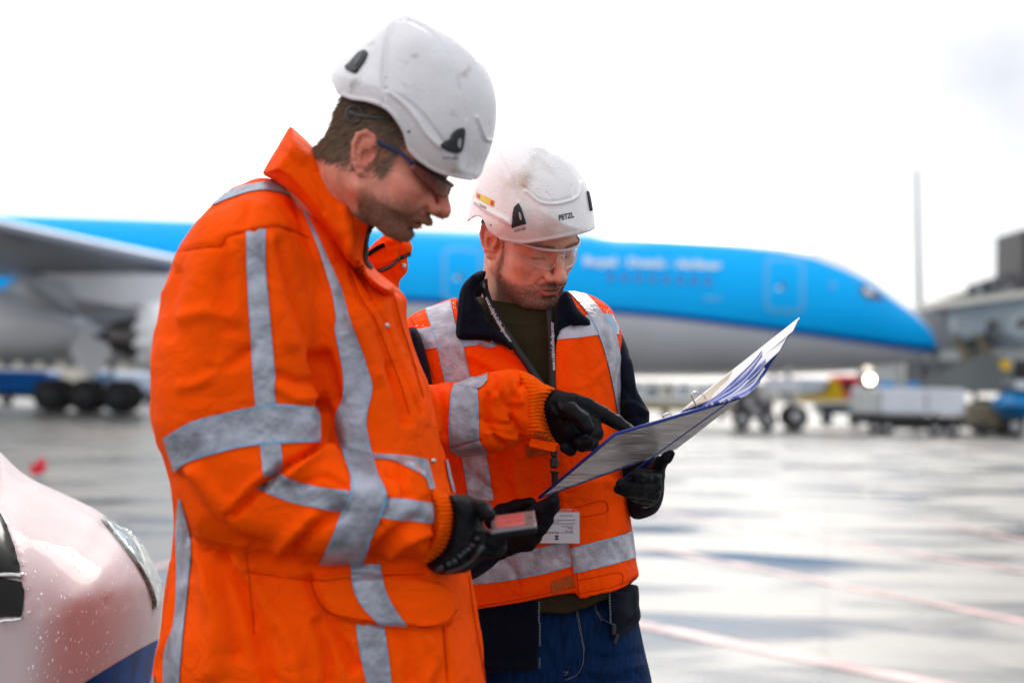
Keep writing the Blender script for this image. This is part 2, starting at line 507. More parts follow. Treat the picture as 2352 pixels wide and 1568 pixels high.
# ---------------------------------------------------------------- materials
def nodes_of(name):
    m = bpy.data.materials.new(name); m.use_nodes = True; nt = m.node_tree
    b = nt.nodes.get('Principled BSDF')
    return m, nt, b
def mat(name, col, rough=0.6, metal=0.0, var=0.12, vscale=8.0, bump=0.0, bscale=200.0, spec=0.5, coat=0.0, sheen=0.0,
        detail=4.0, wr=None, ssoft=0.09, stretch=None, col2=None, alpha=1.0, trans=0.0, emit=None, estr=0.0, rvar=0.0, spots=None, ior=1.45, colattr=False):
    m, nt, b = nodes_of(name); N = nt.nodes.new; K = nt.links.new
    b.inputs['Roughness'].default_value = rough; b.inputs['Metallic'].default_value = metal
    b.inputs['Specular IOR Level'].default_value = spec; b.inputs['Coat Weight'].default_value = coat
    b.inputs['Sheen Weight'].default_value = sheen; b.inputs['IOR'].default_value = ior
    b.inputs['Alpha'].default_value = alpha; b.inputs['Transmission Weight'].default_value = trans
    tc = N('ShaderNodeTexCoord'); mp = N('ShaderNodeMapping'); K(tc.outputs['Object'], mp.inputs['Vector'])
    if stretch: mp.inputs['Scale'].default_value = stretch
    nz = N('ShaderNodeTexNoise'); nz.inputs['Scale'].default_value = vscale; nz.inputs['Detail'].default_value = detail
    K(mp.outputs[0], nz.inputs['Vector'])
    rp = N('ShaderNodeMapRange'); rp.inputs['From Min'].default_value = 0.3; rp.inputs['From Max'].default_value = 0.7
    K(nz.outputs['Fac'], rp.inputs['Value'])
    mx = N('ShaderNodeMix'); mx.data_type = 'RGBA'
    c = Vector(col)
    c2 = Vector(col2) if col2 else c * (1 - 2 * var)
    mx.inputs['A'].default_value = (*c2, 1); mx.inputs['B'].default_value = (*(c if col2 else c * (1 + var * .5)), 1)
    K(rp.outputs[0], mx.inputs['Factor']); out = mx.outputs['Result']
    if colattr:
        at_ = N('ShaderNodeAttribute'); at_.attribute_name = 'Col'
        m2 = N('ShaderNodeMix'); m2.data_type = 'RGBA'; m2.blend_type = 'MULTIPLY'; m2.inputs['Factor'].default_value = 1
        K(at_.outputs['Color'], m2.inputs['A']); K(out, m2.inputs['B']); out = m2.outputs['Result']
    if spots:
        sc, thr, scol = spots
        n2 = N('ShaderNodeTexNoise'); n2.inputs['Scale'].default_value = sc; n2.inputs['Detail'].default_value = 6
        K(tc.outputs['Object'], n2.inputs['Vector'])
        r2 = N('ShaderNodeMapRange'); r2.inputs['From Min'].default_value = thr; r2.inputs['From Max'].default_value = thr + ssoft
        K(n2.outputs['Fac'], r2.inputs['Value'])
        m3 = N('ShaderNodeMix'); m3.data_type = 'RGBA'; m3.inputs['B'].default_value = (*scol, 1)
        K(out, m3.inputs['A']); K(r2.outputs[0], m3.inputs['Factor']); out = m3.outputs['Result']
    K(out, b.inputs['Base Color'])
    if rvar:
        rr = N('ShaderNodeMapRange'); rr.inputs['To Min'].default_value = max(0.02, rough - rvar); rr.inputs['To Max'].default_value = min(1, rough + rvar)
        K(nz.outputs['Fac'], rr.inputs['Value']); K(rr.outputs[0], b.inputs['Roughness'])
    if bump:
        nb = N('ShaderNodeTexNoise'); nb.inputs['Scale'].default_value = bscale; nb.inputs['Detail'].default_value = 3
        K(tc.outputs['Object'], nb.inputs['Vector'])
        bp = N('ShaderNodeBump'); bp.inputs['Strength'].default_value = 1.0; bp.inputs['Distance'].default_value = bump
        K(nb.outputs['Fac'], bp.inputs['Height']); K(bp.outputs[0], b.inputs['Normal'])
        if wr:
            nw = N('ShaderNodeTexNoise'); nw.inputs['Scale'].default_value = wr[0]; nw.inputs['Detail'].default_value = 3; nw.inputs['Distortion'].default_value = 0.8
            K(tc.outputs['Object'], nw.inputs['Vector']); bw = N('ShaderNodeBump'); bw.inputs['Distance'].default_value = wr[1]
            K(nw.outputs['Fac'], bw.inputs['Height']); K(bw.outputs[0], bp.inputs['Normal'])
    if emit: b.inputs['Emission Color'].default_value = (*emit, 1); b.inputs['Emission Strength'].default_value = estr
    return m
# ---------------------------------------------------------------- people: heads
M_skin = mat('skin', (1, 1, 1), 0.48, var=0.10, vscale=60, bump=0.0006, bscale=700, colattr=True, spots=None, spec=0.4)
for _n in M_skin.node_tree.nodes:
    if _n.type == 'BSDF_PRINCIPLED':
        _n.inputs['Subsurface Weight'].default_value = 0.12; _n.inputs['Subsurface Radius'].default_value = (0.012, 0.004, 0.002)
        _n.inputs['Subsurface Scale'].default_value = 0.5
M_eye = mat('eye_white', (0.6, 0.55, 0.52), 0.15, var=0.02)
M_iris = mat('iris', (0.05, 0.035, 0.02), 0.1, var=0.05)
M_tooth = mat('tooth', (0.75, 0.70, 0.6), 0.3, var=0.05)

def head_frame(yaw, pitch, roll, scale, anchor_local, anchor_px, Y):
    R = Matrix.Rotation(math.radians(yaw), 3, 'Z') @ Matrix.Rotation(math.radians(pitch), 3, 'Y') @ Matrix.Rotation(math.radians(roll), 3, 'X')
    R = np.array(R) * scale
    o = at(*anchor_px, Y) - R @ np.array(anchor_local, float)
    M = np.eye(4); M[:3, :3] = R; M[:3, 3] = o
    return M
def hl(M, p): return M[:3, :3] @ np.array(p, float) + M[:3, 3]
def sculpt_head(M, neck_to, neck_r, open_mouth=0.0, jaw=1.0, h=0.17, ear_x=-0.9, squash=0.0, jawback=0.0, zs=-5.0):
    s = Sculpt(h, M)
    s.ell((-0.3, 0, 3.2), (9.6, 7.5, 8.6))
    s.ell((3.0, 0, -2.2), (6.2, 6.5, 7.0), 2.0)
    for y in (-1, 1):
        s.ell((5.3, y * 4.2, -3.0), (2.7, 2.5, 2.2), 1.5)
        s.cap((0.3, y * 5.5 * jaw, -5.6 - open_mouth * .3), (6.6, y * 2.6, -10.3 - open_mouth), 1.9, 1.5, 2.2)
        s.ell((4.6, y * 3.8, -6.6), (2.6, 2.4, 2.8), 2.0)
    s.ell((7.9, 0, -10.0 - open_mouth), (1.9, 2.6, 1.75), 1.4)
    s.ell((3.6, 0, -9.0 - open_mouth), (5.0, 4.6, 2.2), 2.0)
    s.ell((7.2, 0, -6.4), (2.7, 3.4, 2.8), 1.6)
    for y in (-1, 1):
        s.cap((8.6, y * 0.8, 1.5), (6.9, y * 4.9, 1.3), 0.75, 0.8, 1.2)
        s.ell((9.7, y * 3.2, -0.5), (2.0, 2.1, 1.35), 1.0, 's')
        s.ell((7.15, y * 3.2, -0.45), (1.36, 1.5, 1.36), 0.35)
    # nose
    s.cap((8.8, 0, 0.6), (11.1, 0, -3.0), 0.78, 1.0, 0.8)
    s.ell((11.35, 0, -3.75), (1.3, 1.3, 1.15), 0.6)
    for y in (-1, 1):
        s.ell((10.2, y * 1.5, -4.2), (1.15, 0.78, 0.85), 0.35)
        s.cap((9.0, y * 1.9, -3.0), (8.0, y * 2.6, -4.5), 0.8, 0.8, 1.0)
        s.ell((10.75, y * 0.68, -5.0), (0.6, 0.34, 0.42), 0.25, 's')
        s.cap((9.3, y * 2.25, -4.7), (8.2, y * 3.5, -7.0), 0.22, 0.25, 0.6, 's')   # nasolabial crease
    # lips
    lo_ = open_mouth
    s.cap((10.0, 0.7, -6.35), (8.9, 2.5, -7.0), 0.46, 0.25, 0.5)
    s.cap((10.0, -0.7, -6.35), (8.9, -2.5, -7.0), 0.46, 0.25, 0.5)
    s.cap((10.0, 0.7, -6.35), (10.0, -0.7, -6.35), 0.46, 0.46, 0.4)
    s.cap((9.75, 0.8, -7.55 - lo_), (8.7, 2.3, -7.15 - lo_ * .5), 0.58, 0.3, 0.5)
    s.cap((9.75, -0.8, -7.55 - lo_), (8.7, -2.3, -7.15 - lo_ * .5), 0.58, 0.3, 0.5)
    s.cap((9.75, 0.8, -7.55 - lo_), (9.75, -0.8, -7.55 - lo_), 0.58, 0.58, 0.4)
    s.ell((10.2, 0, -6.95 - lo_ * .5), (2.4, 2.5, 0.13 + lo_ * 0.55), 0.15, 's')
    s.ell((9.9, 0, -8.75 - lo_), (0.9, 1.9, 0.45), 0.7, 's')
    # ears
    for y in (-1, 1):
        def e(u, v, w, y=y):
            vv = v; uu = u * 1.0 - 0.18 * v
            return (ear_x + uu, y * (6.75 + w), -1.5 + vv)
        H = [e(1.1, 0.6, .35), e(1.15, 1.9, .7), e(0.3, 2.95, 1.05), e(-0.9, 3.1, 1.45), e(-1.9, 2.2, 1.85), e(-2.1, 0.7, 2.0), e(-1.7, -0.9, 1.75), e(-1.0, -2.1, 1.3), e(-0.3, -2.7, 1.0)]
        s.chain(H, [.3, .34, .38, .4, .4, .36, .32, .36, .45], 0.2)
        s.cap(e(-0.3, -2.7, 1.0), e(0.55, -2.6, .5), 0.55, 0.4, 0.3)
        s.cap(e(0.0, 1.8, .35), e(-0.5, -1.6, .35), 1.15, 0.8, 0.5)           # ear plate
        s.cap(e(-0.7, 1.7, .85), e(-0.8, -1.2, .85), 0.75, 0.6, 0.3)
        s.cap(e(-1.1, 1.2, 1.0), e(-1.0, -0.9, .9), 0.6, 0.5, 0.4)
        for vv_, bk in ((2.6, -.9), (2.1, -1.5), (1.4, -1.9), (0.6, -2.0), (-.3, -1.8), (-1.1, -1.5), (-1.8, -1.0)): s.cap(e(0.3, vv_ * .8, .45), e(bk, vv_, 1.35 if vv_ > 2 else 1.7), .42, .3, .15)
        s.cap(e(-0.3, 2.0, 1.1), e(-1.15, 0.6, 1.35), 0.28, 0.33, 0.3)
        s.cap(e(-1.15, 0.6, 1.35), e(-0.7, -1.2, 1.15), 0.33, 0.3, 0.3)
        s.ell(e(0.15, -0.05, 1.25), (0.85, 0.7, 1.0), 0.35, 's')
        s.cap(e(1.0, 0.1, .7), e(0.75, -0.6, .9), 0.36, 0.36, 0.3)
    Mi = np.linalg.inv(M)
    nl = Mi[:3, :3] @ np.array(neck_to) + Mi[:3, 3]
    s.cap((-2.6, 0, -3.5), nl, neck_r, neck_r * 1.12, 2.2)
    s.cap((-5.2, 0, -1.0), nl + np.array((-2.0, 0, 0)), 3.6, neck_r * .9, 2.0)
    v, q = s.build()
    Lv = s.local; w = np.clip((Lv[:, 0] + 1) / 4, 0, 1) * np.clip((zs - Lv[:, 2]) / .5, 0, 1)
    jt = np.clip((-6.7 - Lv[:, 2]) / 1.0, 0, 1); Lv[:, 0] -= np.clip((Lv[:, 0] - 1) / 6, 0, 1) * jt * jt * (3 - 2 * jt) * jawback
    Lv[:, 2] += w * (zs - Lv[:, 2]) * squash
    v = Lv @ M[:3, :3].T + M[:3, 3]
    return v, q, Lv
def skin_color(L, base, lip, beard, beard_col, hair_col, hair_mask, ear_red=0.5, seed=0.0):
    x, y, z = L[:, 0], L[:, 1], L[:, 2]; ya = np.abs(y)
    c = np.tile(np.array(base, float), (len(L), 1))
    def mixc(m, col): c[:] = c * (1 - m[:, None]) + np.array(col) * m[:, None]
    def g(cx, cy, cz, r): return np.exp(-(((x - cx) ** 2 + (ya - cy) ** 2 + (z - cz) ** 2) / r ** 2))
    red = (base[0] * 1.02, base[1] * 0.72, base[2] * 0.68)
    mixc(np.clip(g(11, 0, -4, 2.2) * .6 + g(7, 4.6, -3, 3) * .45 + g(-0.9, 8.2, -1, 2.6) * ear_red, 0, 1), red)
    nz = vnoise(L + 9 + seed, 0.45) * .5 + vnoise(L + 3, 1.7) * .3
    mixc(np.clip(nz * .14, 0, .12), red)
    b = beard(x, ya, z) * (0.82 + 0.35 * vnoise(L, 2.5)); mixc(np.clip(b, 0, 1) * 0.75, beard_col)
    hm = hair_mask(x, ya, z); mixc(np.clip(hm, 0, 1), hair_col)
    lm = lip(x, ya, z); mixc(np.clip(lm, 0, 1), (base[0] * .85, base[1] * .55, base[2] * .6))
    br = np.exp(-((z - 1.55 + 0.10 * (ya - 3) ** 2 * .6) / 0.42) ** 2) * (ya > 1.1) * (ya < 5.4) * (x > 5) ; mixc(np.clip(br, 0, 1) * .75, hair_col)
    cr = np.exp(-((z + 0.98 + 0.06 * (ya - 3.2) ** 2 * 1.2) / 0.14) ** 2) * (np.abs(ya - 3.2) < 1.35) * (x > 6.5); mixc(np.clip(cr, 0, 1) * .85, (0.05, 0.03, 0.02))
    return c
def fuzz(name, v, N, L, mask, n, length, width, comb, col, mt, parent, seed=1, jitter=0.35, lift=0.55, minl=.5):
    "short tapered hairs as thin blades"
    rs = np.random.RandomState(seed)
    cand = np.where(mask > 0.02)[0]; p = mask[cand] / mask[cand].sum()
    idx = rs.choice(cand, n, p=p)
    P = v[idx] + rs.normal(0, 0.0009, (n, 3)); n0 = N[idx]
    cm = comb(L[idx]); cm = cm - n0 * (cm * n0).sum(1, keepdims=True); cm /= np.linalg.norm(cm, axis=1, keepdims=True) + 1e-9
    d = cm + n0 * lift + rs.normal(0, jitter, (n, 3)); d /= np.linalg.norm(d, axis=1, keepdims=True)
    ln = length * rs.uniform(minl, 1.2, n)[:, None]
    sd_ = np.cross(d, (CAMP - P)); sd_ /= np.linalg.norm(sd_, axis=1, keepdims=True)
    w = width * 0.5
    mid = P + d * ln * .55; tip = P + d * ln - n0 * ln * .12 + cm * ln * .1
    P = P - n0 * 0.0006
    vs = np.stack([P - sd_ * w, P + sd_ * w, mid + sd_ * w * .8, mid - sd_ * w * .8, tip], 1).reshape(-1, 3)
    k = np.arange(n) * 5
    q = np.stack([k, k + 1, k + 2, k + 3], 1); t = np.stack([k + 3, k + 2, k + 4], 1)
    sh = rs.uniform(0.5, 1.4, n)[:, None] * np.array(col)[None]
    return link(name, make_mesh(name, vs, [q, t], color=np.repeat(sh, 5, 0)), mt, parent)
M_hair = mat('hair', (1, 1, 1), 0.45, var=0.05, colattr=True, spec=0.4)

def eyes(M, parent, gaze=-0.35):
    for y in (-1, 1):
        s = Sculpt(0.09, M); s.ell((7.15, y * 3.2, -0.55), (1.30, 1.42, 1.30)); v, q = s.build()
        o = link('eye', make_mesh('eye', v, [q]), M_eye, parent)
def glasses(M, parent, fmat, lmat, tmat, tips=True, R0=8.4, cx=2.0, z0=-0.1, tilt=0.0, lens_h=(1.45, -2.1), bar=0.28, temple_drop=0.0, out=7.9):
    def P(phi, z, r=R0):
        x = cx + r * math.cos(phi); y = r * 0.93 * math.sin(phi)
        return hl(M, (x - 0.10 * (z - z0), y, z0 + z - tilt * (x - 5)))
    mx = math.radians(64)
    for sgn in (-1, 1):
        n, m = 26, 12; vs = []; uv = []
        for i in range(n):
            t = i / (n - 1); phi = sgn * (math.radians(5.5) + (mx - math.radians(5.5)) * t)
            top = lens_h[0] - 0.25 * t ** 2; bot = lens_h[1] * (1 - 0.62 * t ** 2.2) * min(1, 0.42 + 4.5 * t) + .2 * t
            for j in range(m):
                s_ = j / (m - 1); vs.append(P(phi, top + (bot - top) * s_)); uv.append((t, s_))
        q = [(i * m + j, i * m + j + 1, (i + 1) * m + j + 1, (i + 1) * m + j) for i in range(n - 1) for j in range(m - 1)]
        ln = link('lens', make_mesh('lens', vs, [np.array(q)], uv=uv), lmat, parent)
        so = ln.modifiers.new('thick', 'SOLIDIFY'); so.thickness = 0.0016
        edge = [vs[i * m + m - 1] for i in range(n)]
        v, f = tube_mesh([vs[j] for j in range(m)] + edge, 0.0009, 6); link('lens_rim', make_mesh('lens_rim', v, f), fmat, parent)
        tp = [P(sgn * mx, lens_h[0] - .35, R0 * 1.0)] + [hl(M, p) for p in ((3.5, sgn * out, 1.05), (0.5, sgn * (out + .05), .95 - temple_drop * .3), (-1.2, sgn * (out - .1), .7 - temple_drop), (-3.6, sgn * (out - .2), -.6 - temple_drop))]
        if not tips: tp = tp[:3]
        tp = spline(tp, 5); v, f = tube_mesh(tp, np.linspace(0.0030, 0.0022, len(tp)), 8)
        link('temple', make_mesh('temple', v, f), tmat, parent)
    pts = [P(math.radians(a), lens_h[0] + 0.12) for a in np.linspace(-64, 64, 40)]
    v, f = tube_mesh(pts, bar * 0.01, 8); link('frame_bar', make_mesh('frame_bar', v, f), fmat, parent)
    nose = [P(math.radians(-6), -1.2), P(math.radians(-4), 0.2), P(0, 0.75, R0 + .1), P(math.radians(4), 0.2), P(math.radians(6), -1.2)]
    v, f = tube_mesh(spline(nose, 5), 0.0012, 6); link('nose_bridge', make_mesh('nose_bridge', v, f), fmat, parent)

# ================================================================= PERSON 1 (left)
person1 = thing('person', 'man in long orange hi-vis jacket and scuffed helmet, holding a phone and pointing', 'person', (-0.45, 2.24, 0))
H1 = head_frame(-7, 25, 2, 0.0097, (-0.9, -7.2, -1.8), (842, 363), 2.03)
v, q, Lc = sculpt_head(H1, at(748, 480, 2.22), 6.3, open_mouth=0.55, jaw=1.06, squash=0.26, jawback=1.15, zs=-6.0)
def beard1(x, ya, z): return np.clip((-z - 4.3 - 0.22 * (7 - x)) * .45, 0, 1) * np.clip((x + .5) * .7, 0, 1) * (z > -13.5)
def hair1(x, ya, z):
    back = np.clip((1.6 - x + 0.35 * z) * .8, 0, 1) * np.clip((z + 4.6) * .7, 0, 1) * (1 - np.clip(1.6 - np.hypot(x + 1.2, (z + 1.4) * .8) * .42, 0, 1) )
    burn = np.clip(1.3 - np.abs(x - 2.4 - .1 * z), 0, 1) * np.clip((z + 3.6) * .8, 0, 1) * (ya > 5)
    return np.clip(back + burn * .7, 0, 1) * (ya < 7.9)
def lips1(x, ya, z): return np.exp(-((z + 8.0) / 0.75) ** 2) * (x > 8.6) * (ya < 2.4) * (z < -6.6)
c = skin_color(Lc, (0.75, 0.28, 0.20), lips1, beard1, (0.27, 0.10, 0.06), (0.13, 0.085, 0.06), hair1, .6)
body1 = link('body', make_mesh('body', v, [q], color=c), M_skin, person1)
N = normals(v, [q])
hm = hair1(Lc[:, 0], np.abs(Lc[:, 1]), Lc[:, 2])
fuzz('hair', v, N, Lc, hm, 16000, 0.017, 0.0011, lambda L: np.tile(H1[:3, :3] @ V(-0.8, 0, -1.0), (len(L), 1)), (0.21, 0.135, 0.09), M_hair, person1, 3, 0.22, 0.22)
bm = beard1(Lc[:, 0], np.abs(Lc[:, 1]), Lc[:, 2]) * (1 - lips1(Lc[:, 0], np.abs(Lc[:, 1]), Lc[:, 2]))
fuzz('beard', v, N, Lc, bm ** 1.4, 13000, 0.0050, 0.0005, lambda L: np.tile(H1[:3, :3] @ V(0.3, 0, -1.0), (len(L), 1)), (0.26, 0.12, 0.07), M_hair, person1, 4, 0.4, 0.6)
eyes(H1, person1)
tv, tf = tube_mesh(spline([hl(H1, (8.3, y, -6.9 + .05 * y * y)) for y in (-1.9, -1, 0, 1, 1.9)], 4), 0.0028, 8)
link('teeth', make_mesh('teeth', tv, tf), M_tooth, person1)

# ================================================================= PERSON 2 (right)
person2 = thing('person', 'man in orange hi-vis vest, navy fleece, jeans and clear glasses, holding a binder', 'person', (0.1, 2.72, 0))
H2 = head_frame(-52, 27, 8, 0.01, (12.2, 0, -3.8), (1292, 644), 2.575)
v, q, Lc = sculpt_head(H2, at(1188, 790, 2.74), 6.4, open_mouth=0.0, jaw=1.05, squash=0.06)
def beard2(x, ya, z):
    a = np.clip((-z - 4.6 - 0.30 * (8 - x)) * .5, 0, 1) * np.clip((x - .5) * .7, 0, 1) * (z > -13)
    m = .75 * np.clip(1 - np.abs(z + 5.85) * 1.5, 0, 1) * (ya < 3.0) * (x > 8)
    cheek = np.clip(1.3 - np.hypot(x - 7.0, z + 4.8) / 3.0, 0, 1) * (ya > 1.5)
    burn = np.clip(1.0 - np.abs(x - 1.6 + .1 * z), 0, 1) * np.clip((3 - z) * .8, 0, 1) * (ya > 5) * (z > -7)
    return np.clip(a - cheek + m + burn, 0, 1)
def hair2(x, ya, z): return np.clip((2.2 - x + .25 * z) * .9, 0, 1) * np.clip((z + 1.0) * .6, 0, 1) * (1 - np.clip(1.8 - np.hypot(x + 1.2, (z + 1.4) * .8) * .45, 0, 1)) * (ya < 7.8)
def lips2(x, ya, z): return (np.exp(-((z + 7.55) / 0.52) ** 2) + .7 * np.exp(-((z + 6.5) / 0.30) ** 2)) * (x > 8.4) * (ya < 2.6)
c = skin_color(Lc, (0.78, 0.38, 0.27), lips2, beard2, (0.22, 0.115, 0.085), (0.085, 0.055, 0.04), hair2, .6, 4.0)
body2 = link('body', make_mesh('body', v, [q], color=c), M_skin, person2)
N = normals(v, [q])
bm = beard2(Lc[:, 0], np.abs(Lc[:, 1]), Lc[:, 2]) * (1 - np.clip(lips2(Lc[:, 0], np.abs(Lc[:, 1]), Lc[:, 2]), 0, 1))
fuzz('beard', v, N, Lc, bm ** 1.4, 15000, 0.0040, 0.0004, lambda L: np.tile(H2[:3, :3] @ V(0.3, 0, -1.0), (len(L), 1)), (0.20, 0.13, 0.10), M_hair, person2, 5, 0.45, 0.5)
hm = hair2(Lc[:, 0], np.abs(Lc[:, 1]), Lc[:, 2])
fuzz('hair', v, N, Lc, hm, 7000, 0.011, 0.0009, lambda L: np.tile(H2[:3, :3] @ V(-0.4, 0, -1.0), (len(L), 1)), (0.10, 0.068, 0.05), M_hair, person2, 6, 0.25, 0.25)
eyes(H2, person2)

# ---- safety glasses
M_lens_dark = mat('dark_lens', (0.10, 0.03, 0.03), 0.05, var=0.3, vscale=45, trans=0.5, spec=1.0, col2=(0.55, 0.09, 0.04), alpha=0.85)
M_lens_clear = mat('clear_lens', (1.0, 0.97, 0.97), 0.02, var=0.0, trans=1.0, ior=1.45, alpha=0.35)
M_frame_dark = mat('dark_frame', (0.012, 0.012, 0.016), 0.25, var=0.1)
M_frame_blue = mat('blue_temple', (0.008, 0.035, 0.14), 0.35, var=0.1)
M_frame_clear = mat('pale_frame', (0.85, 0.72, 0.74), 0.12, var=0.05, trans=0.15, spec=0.7)
# ratchet band of the first helmet, seen behind the ear
hb_ = MB()
hb_.tube([hl(H1, p) for p in ((-6.5, -6.6, 3.2), (-4.5, -7.2, 3.4), (-2.0, -7.6, 4.2), (1.0, -7.7, 5.4))], [.0035, .004, .004, .003], 8)
hb_.tube([hl(H1, (-5.4 + 1.25 * math.cos(a), -7.3, 3.2 + 1.25 * math.sin(a))) for a in np.linspace(0, 6.283, 17)], .0022, 6)
M_band = mat('headband_plastic', (0.06, 0.055, 0.055), 0.35)
g1 = link('safety_glasses', None, None, person1); g1['label'] = 'dark wraparound safety glasses with blue temple arm'
glasses(H1, g1, M_frame_dark, M_lens_dark, M_frame_blue, temple_drop=-0.3, out=7.75, z0=-0.05, lens_h=(0.8, -1.5), R0=8.9, bar=.34, tilt=0.10)
hb2 = MB(); hb2.tube([hl(H2, p) for p in ((-5.5, -7.0, 0.6), (-3.4, -7.5, 0.9), (-1.2, -7.9, 1.8), (1.5, -7.9, 3.4))], [.006, .008, .008, .005], 8); hb2_done = True
g2 = link('safety_glasses', None, None, person2); g2['label'] = 'clear safety glasses with pale frame'
glasses(H2, g2, M_frame_clear, M_lens_clear, M_frame_clear, out=7.9, z0=-0.3, tips=False)

# ---- helmets (shells: dome outline puffed into depth, rim cut, hollow)
M_helmet = mat('scuffed_white_shell', (0.76, 0.745, 0.79), 0.38, var=0.10, vscale=9, bump=0.0008, bscale=160, coat=0.2, spots=(30, 0.58, (0.34, 0.31, 0.30)), ssoft=.16, detail=8)
M_helmet2 = mat('wet_white_shell', (0.86, 0.84, 0.85), 0.32, var=0.05, vscale=12, bump=0.0006, bscale=160, coat=0.3, spots=(15, 0.56, (0.46, 0.37, 0.29)), ssoft=.25, detail=8)
M_black = mat('black_plastic', (0.018, 0.018, 0.02), 0.4, var=0.1)
M_print = mat('black_print', (0.02, 0.02, 0.025), 0.5, var=0.05)
def helmet(name, dome, rim, Yc, T, R, mt, parent, strokes, steps, h=0.0022, wall=0.006, lip=None, sx=0.0, grow=1.0):
    c0 = np.mean(np.array(dome), 0); dome = [tuple(c0 + (np.array(p) - c0) * grow) for p in dome]
    s = Sculpt(h); pw = wall * FPX / Yc
    s.puff(dome, Yc, T, R, sm=3, sx=sx)
    D = PolyDist(smooth_poly(dome, 3)); c = smooth_poly(dome, 3).mean(0); R2 = R - pw
    def inner(X, Y, Z):
        px, py = proj(np.stack([X, Y, Z], -1)); d = D(px, py) - pw
        u = np.abs(Y - Yc - sx * (px - c[0])) / (T - wall); v_ = np.maximum(0, 1 - d / R2)
        return (np.sqrt(u * u + v_ * v_) - 1) * T
    s.slab(inner, 0, 's')
    s.cut(rim, 0.1, 9, 0.002, 'i', sm=1)
    v, q = s.build(); v = relax(v, q, 2, 0.4)
    v = carve(v, q, [(a, w_ * .8, h_ * 1.5) for a, w_, h_ in strokes], steps, noise=((7, 0.0008),))
    o = link(name, make_mesh(name, v, [q]), mt, parent)
    return o, bvh_of(v, q)
def Z1(p): return [(x * .4213 + 660.3, y * .4213) for x, y in p]
def Z2(p): return [(x * .3296 + 1004.9, y * .3296 + 287.1) for x, y in p]
def Z3(p): return [(x * .3663 + 315.8, y * .3663 + 402) for x, y in p]
def Z4(p): return [(x * .4142 + 315.8, y * .4142 + 918.7) for x, y in p]
def Z5(p): return [(x * .3297 + 890, y * .3297 + 631.6) for x, y in p]
def Z6(p): return [(x * .3775 + 947.4, y * .3775 + 976.1) for x, y in p]
def ZH(p): return [(x * .238 + 1205.8, y * .238 + 832.6) for x, y in p]
def ZL(p): return [(x * .18312 + 947.4, y * .18312 + 1091) for x, y in p]
dome1 = Z1([(640, 76), (560, 116), (450, 200), (360, 268), (300, 325), (252, 385), (243, 430), (255, 520), (300, 660), (400, 800), (560, 940), (760, 1040), (960, 1050), (1048, 985), (1062, 900), (1095, 830), (1118, 760), (1132, 680), (1137, 560), (1112, 440), (1052, 318), (960, 208), (860, 138), (750, 90)])
rim1 = Z1([(100, -100), (100, 430), (243, 440), (256, 488), (290, 522), (350, 543), (440, 556), (530, 592), (590, 642), (628, 705), (645, 775), (665, 815), (700, 862), (800, 930), (900, 966), (1000, 986), (1045, 972), (1060, 940), (1400, 900), (1400, -100)])
hs1 = [(Z1([(640, 95), (570, 130), (535, 230), (520, 330), (515, 430), (525, 480)]), 5, -0.003),
       (Z1([(660, 95), (600, 110), (560, 180), (540, 300), (535, 420)]), 4, 0.002),
       (Z1([(560, 500), (640, 570), (700, 640), (760, 730), (835, 800)]), 7, 0.003),
       (Z1([(530, 480), (600, 520), (690, 580), (780, 680), (850, 770)]), 4, -0.002),
       (Z1([(640, 100), (760, 160), (850, 260), (920, 380), (960, 520), (975, 640)]), 5, -0.0015),
       (Z1([(1030, 640), (1060, 720), (1080, 760), (1110, 765)]), 4, 0.003),
       (Z1([(260, 500), (350, 535), (440, 548), (530, 582), (585, 632), (620, 700), (640, 775), (700, 850), (800, 920), (900, 955), (1000, 975)]), 4, 0.0018)]
hel1, bv1 = helmet('helmet', dome1, rim1, 2.10, 0.118, 168, M_helmet, person1, hs1, [], grow=1.02)
hb_.build('ratchet_band', M_band, hel1, smooth=True)
hel1['label'] = 'scuffed white climbing-style helmet'
M_dkrubber = mat('helmet_clip_black', (0.022, 0.024, 0.03), 0.45, var=0.1)
def raised(name, bvh, poly, mt, parent, off, th=0.003, sm=1, cell=5):
    o = patch(name, bvh, poly, mt, parent, off, cell=cell, sm=sm)
    if o:
        m_ = o.modifiers.new('thick', 'SOLIDIFY'); m_.thickness = th; m_.offset = -1
    return o
raised('lamp_clip', bv1, Z1([(838, 800), (836, 785), (860, 768), (890, 758), (893, 735), (920, 705), (960, 695), (965, 720), (955, 800), (940, 835), (880, 830)]), M_dkrubber, hel1, 0.004, 0.005)
patch('clip_slot', bv1, Z1([(925, 755), (942, 752), (940, 800), (928, 808), (920, 790)]), mat('slot_grey', (0.35, 0.35, 0.36), 0.5), hel1, 0.0048, cell=4)
raised('lamp_clip', bv1, Z1([(310, 375), (345, 345), (370, 315), (400, 285), (440, 278), (430, 320), (400, 365), (375, 402), (350, 395)]), M_dkrubber, hel1, 0.004, 0.005)
patch('clip_slot', bv1, Z1([(395, 300), (420, 290), (400, 340), (370, 370), (372, 345)]), mat('slot_dark', (0.08, 0.09, 0.12), 0.5), hel1, 0.0048, cell=4)
for cxy in ((662, 718),): patch('rivet_hole', bv1, Z1([(cxy[0] + 8 * math.cos(a), cxy[1] + 8 * math.sin(a)) for a in np.linspace(0, 6.28, 9)[:-1]]), M_black, hel1, 0.0008, cell=3)

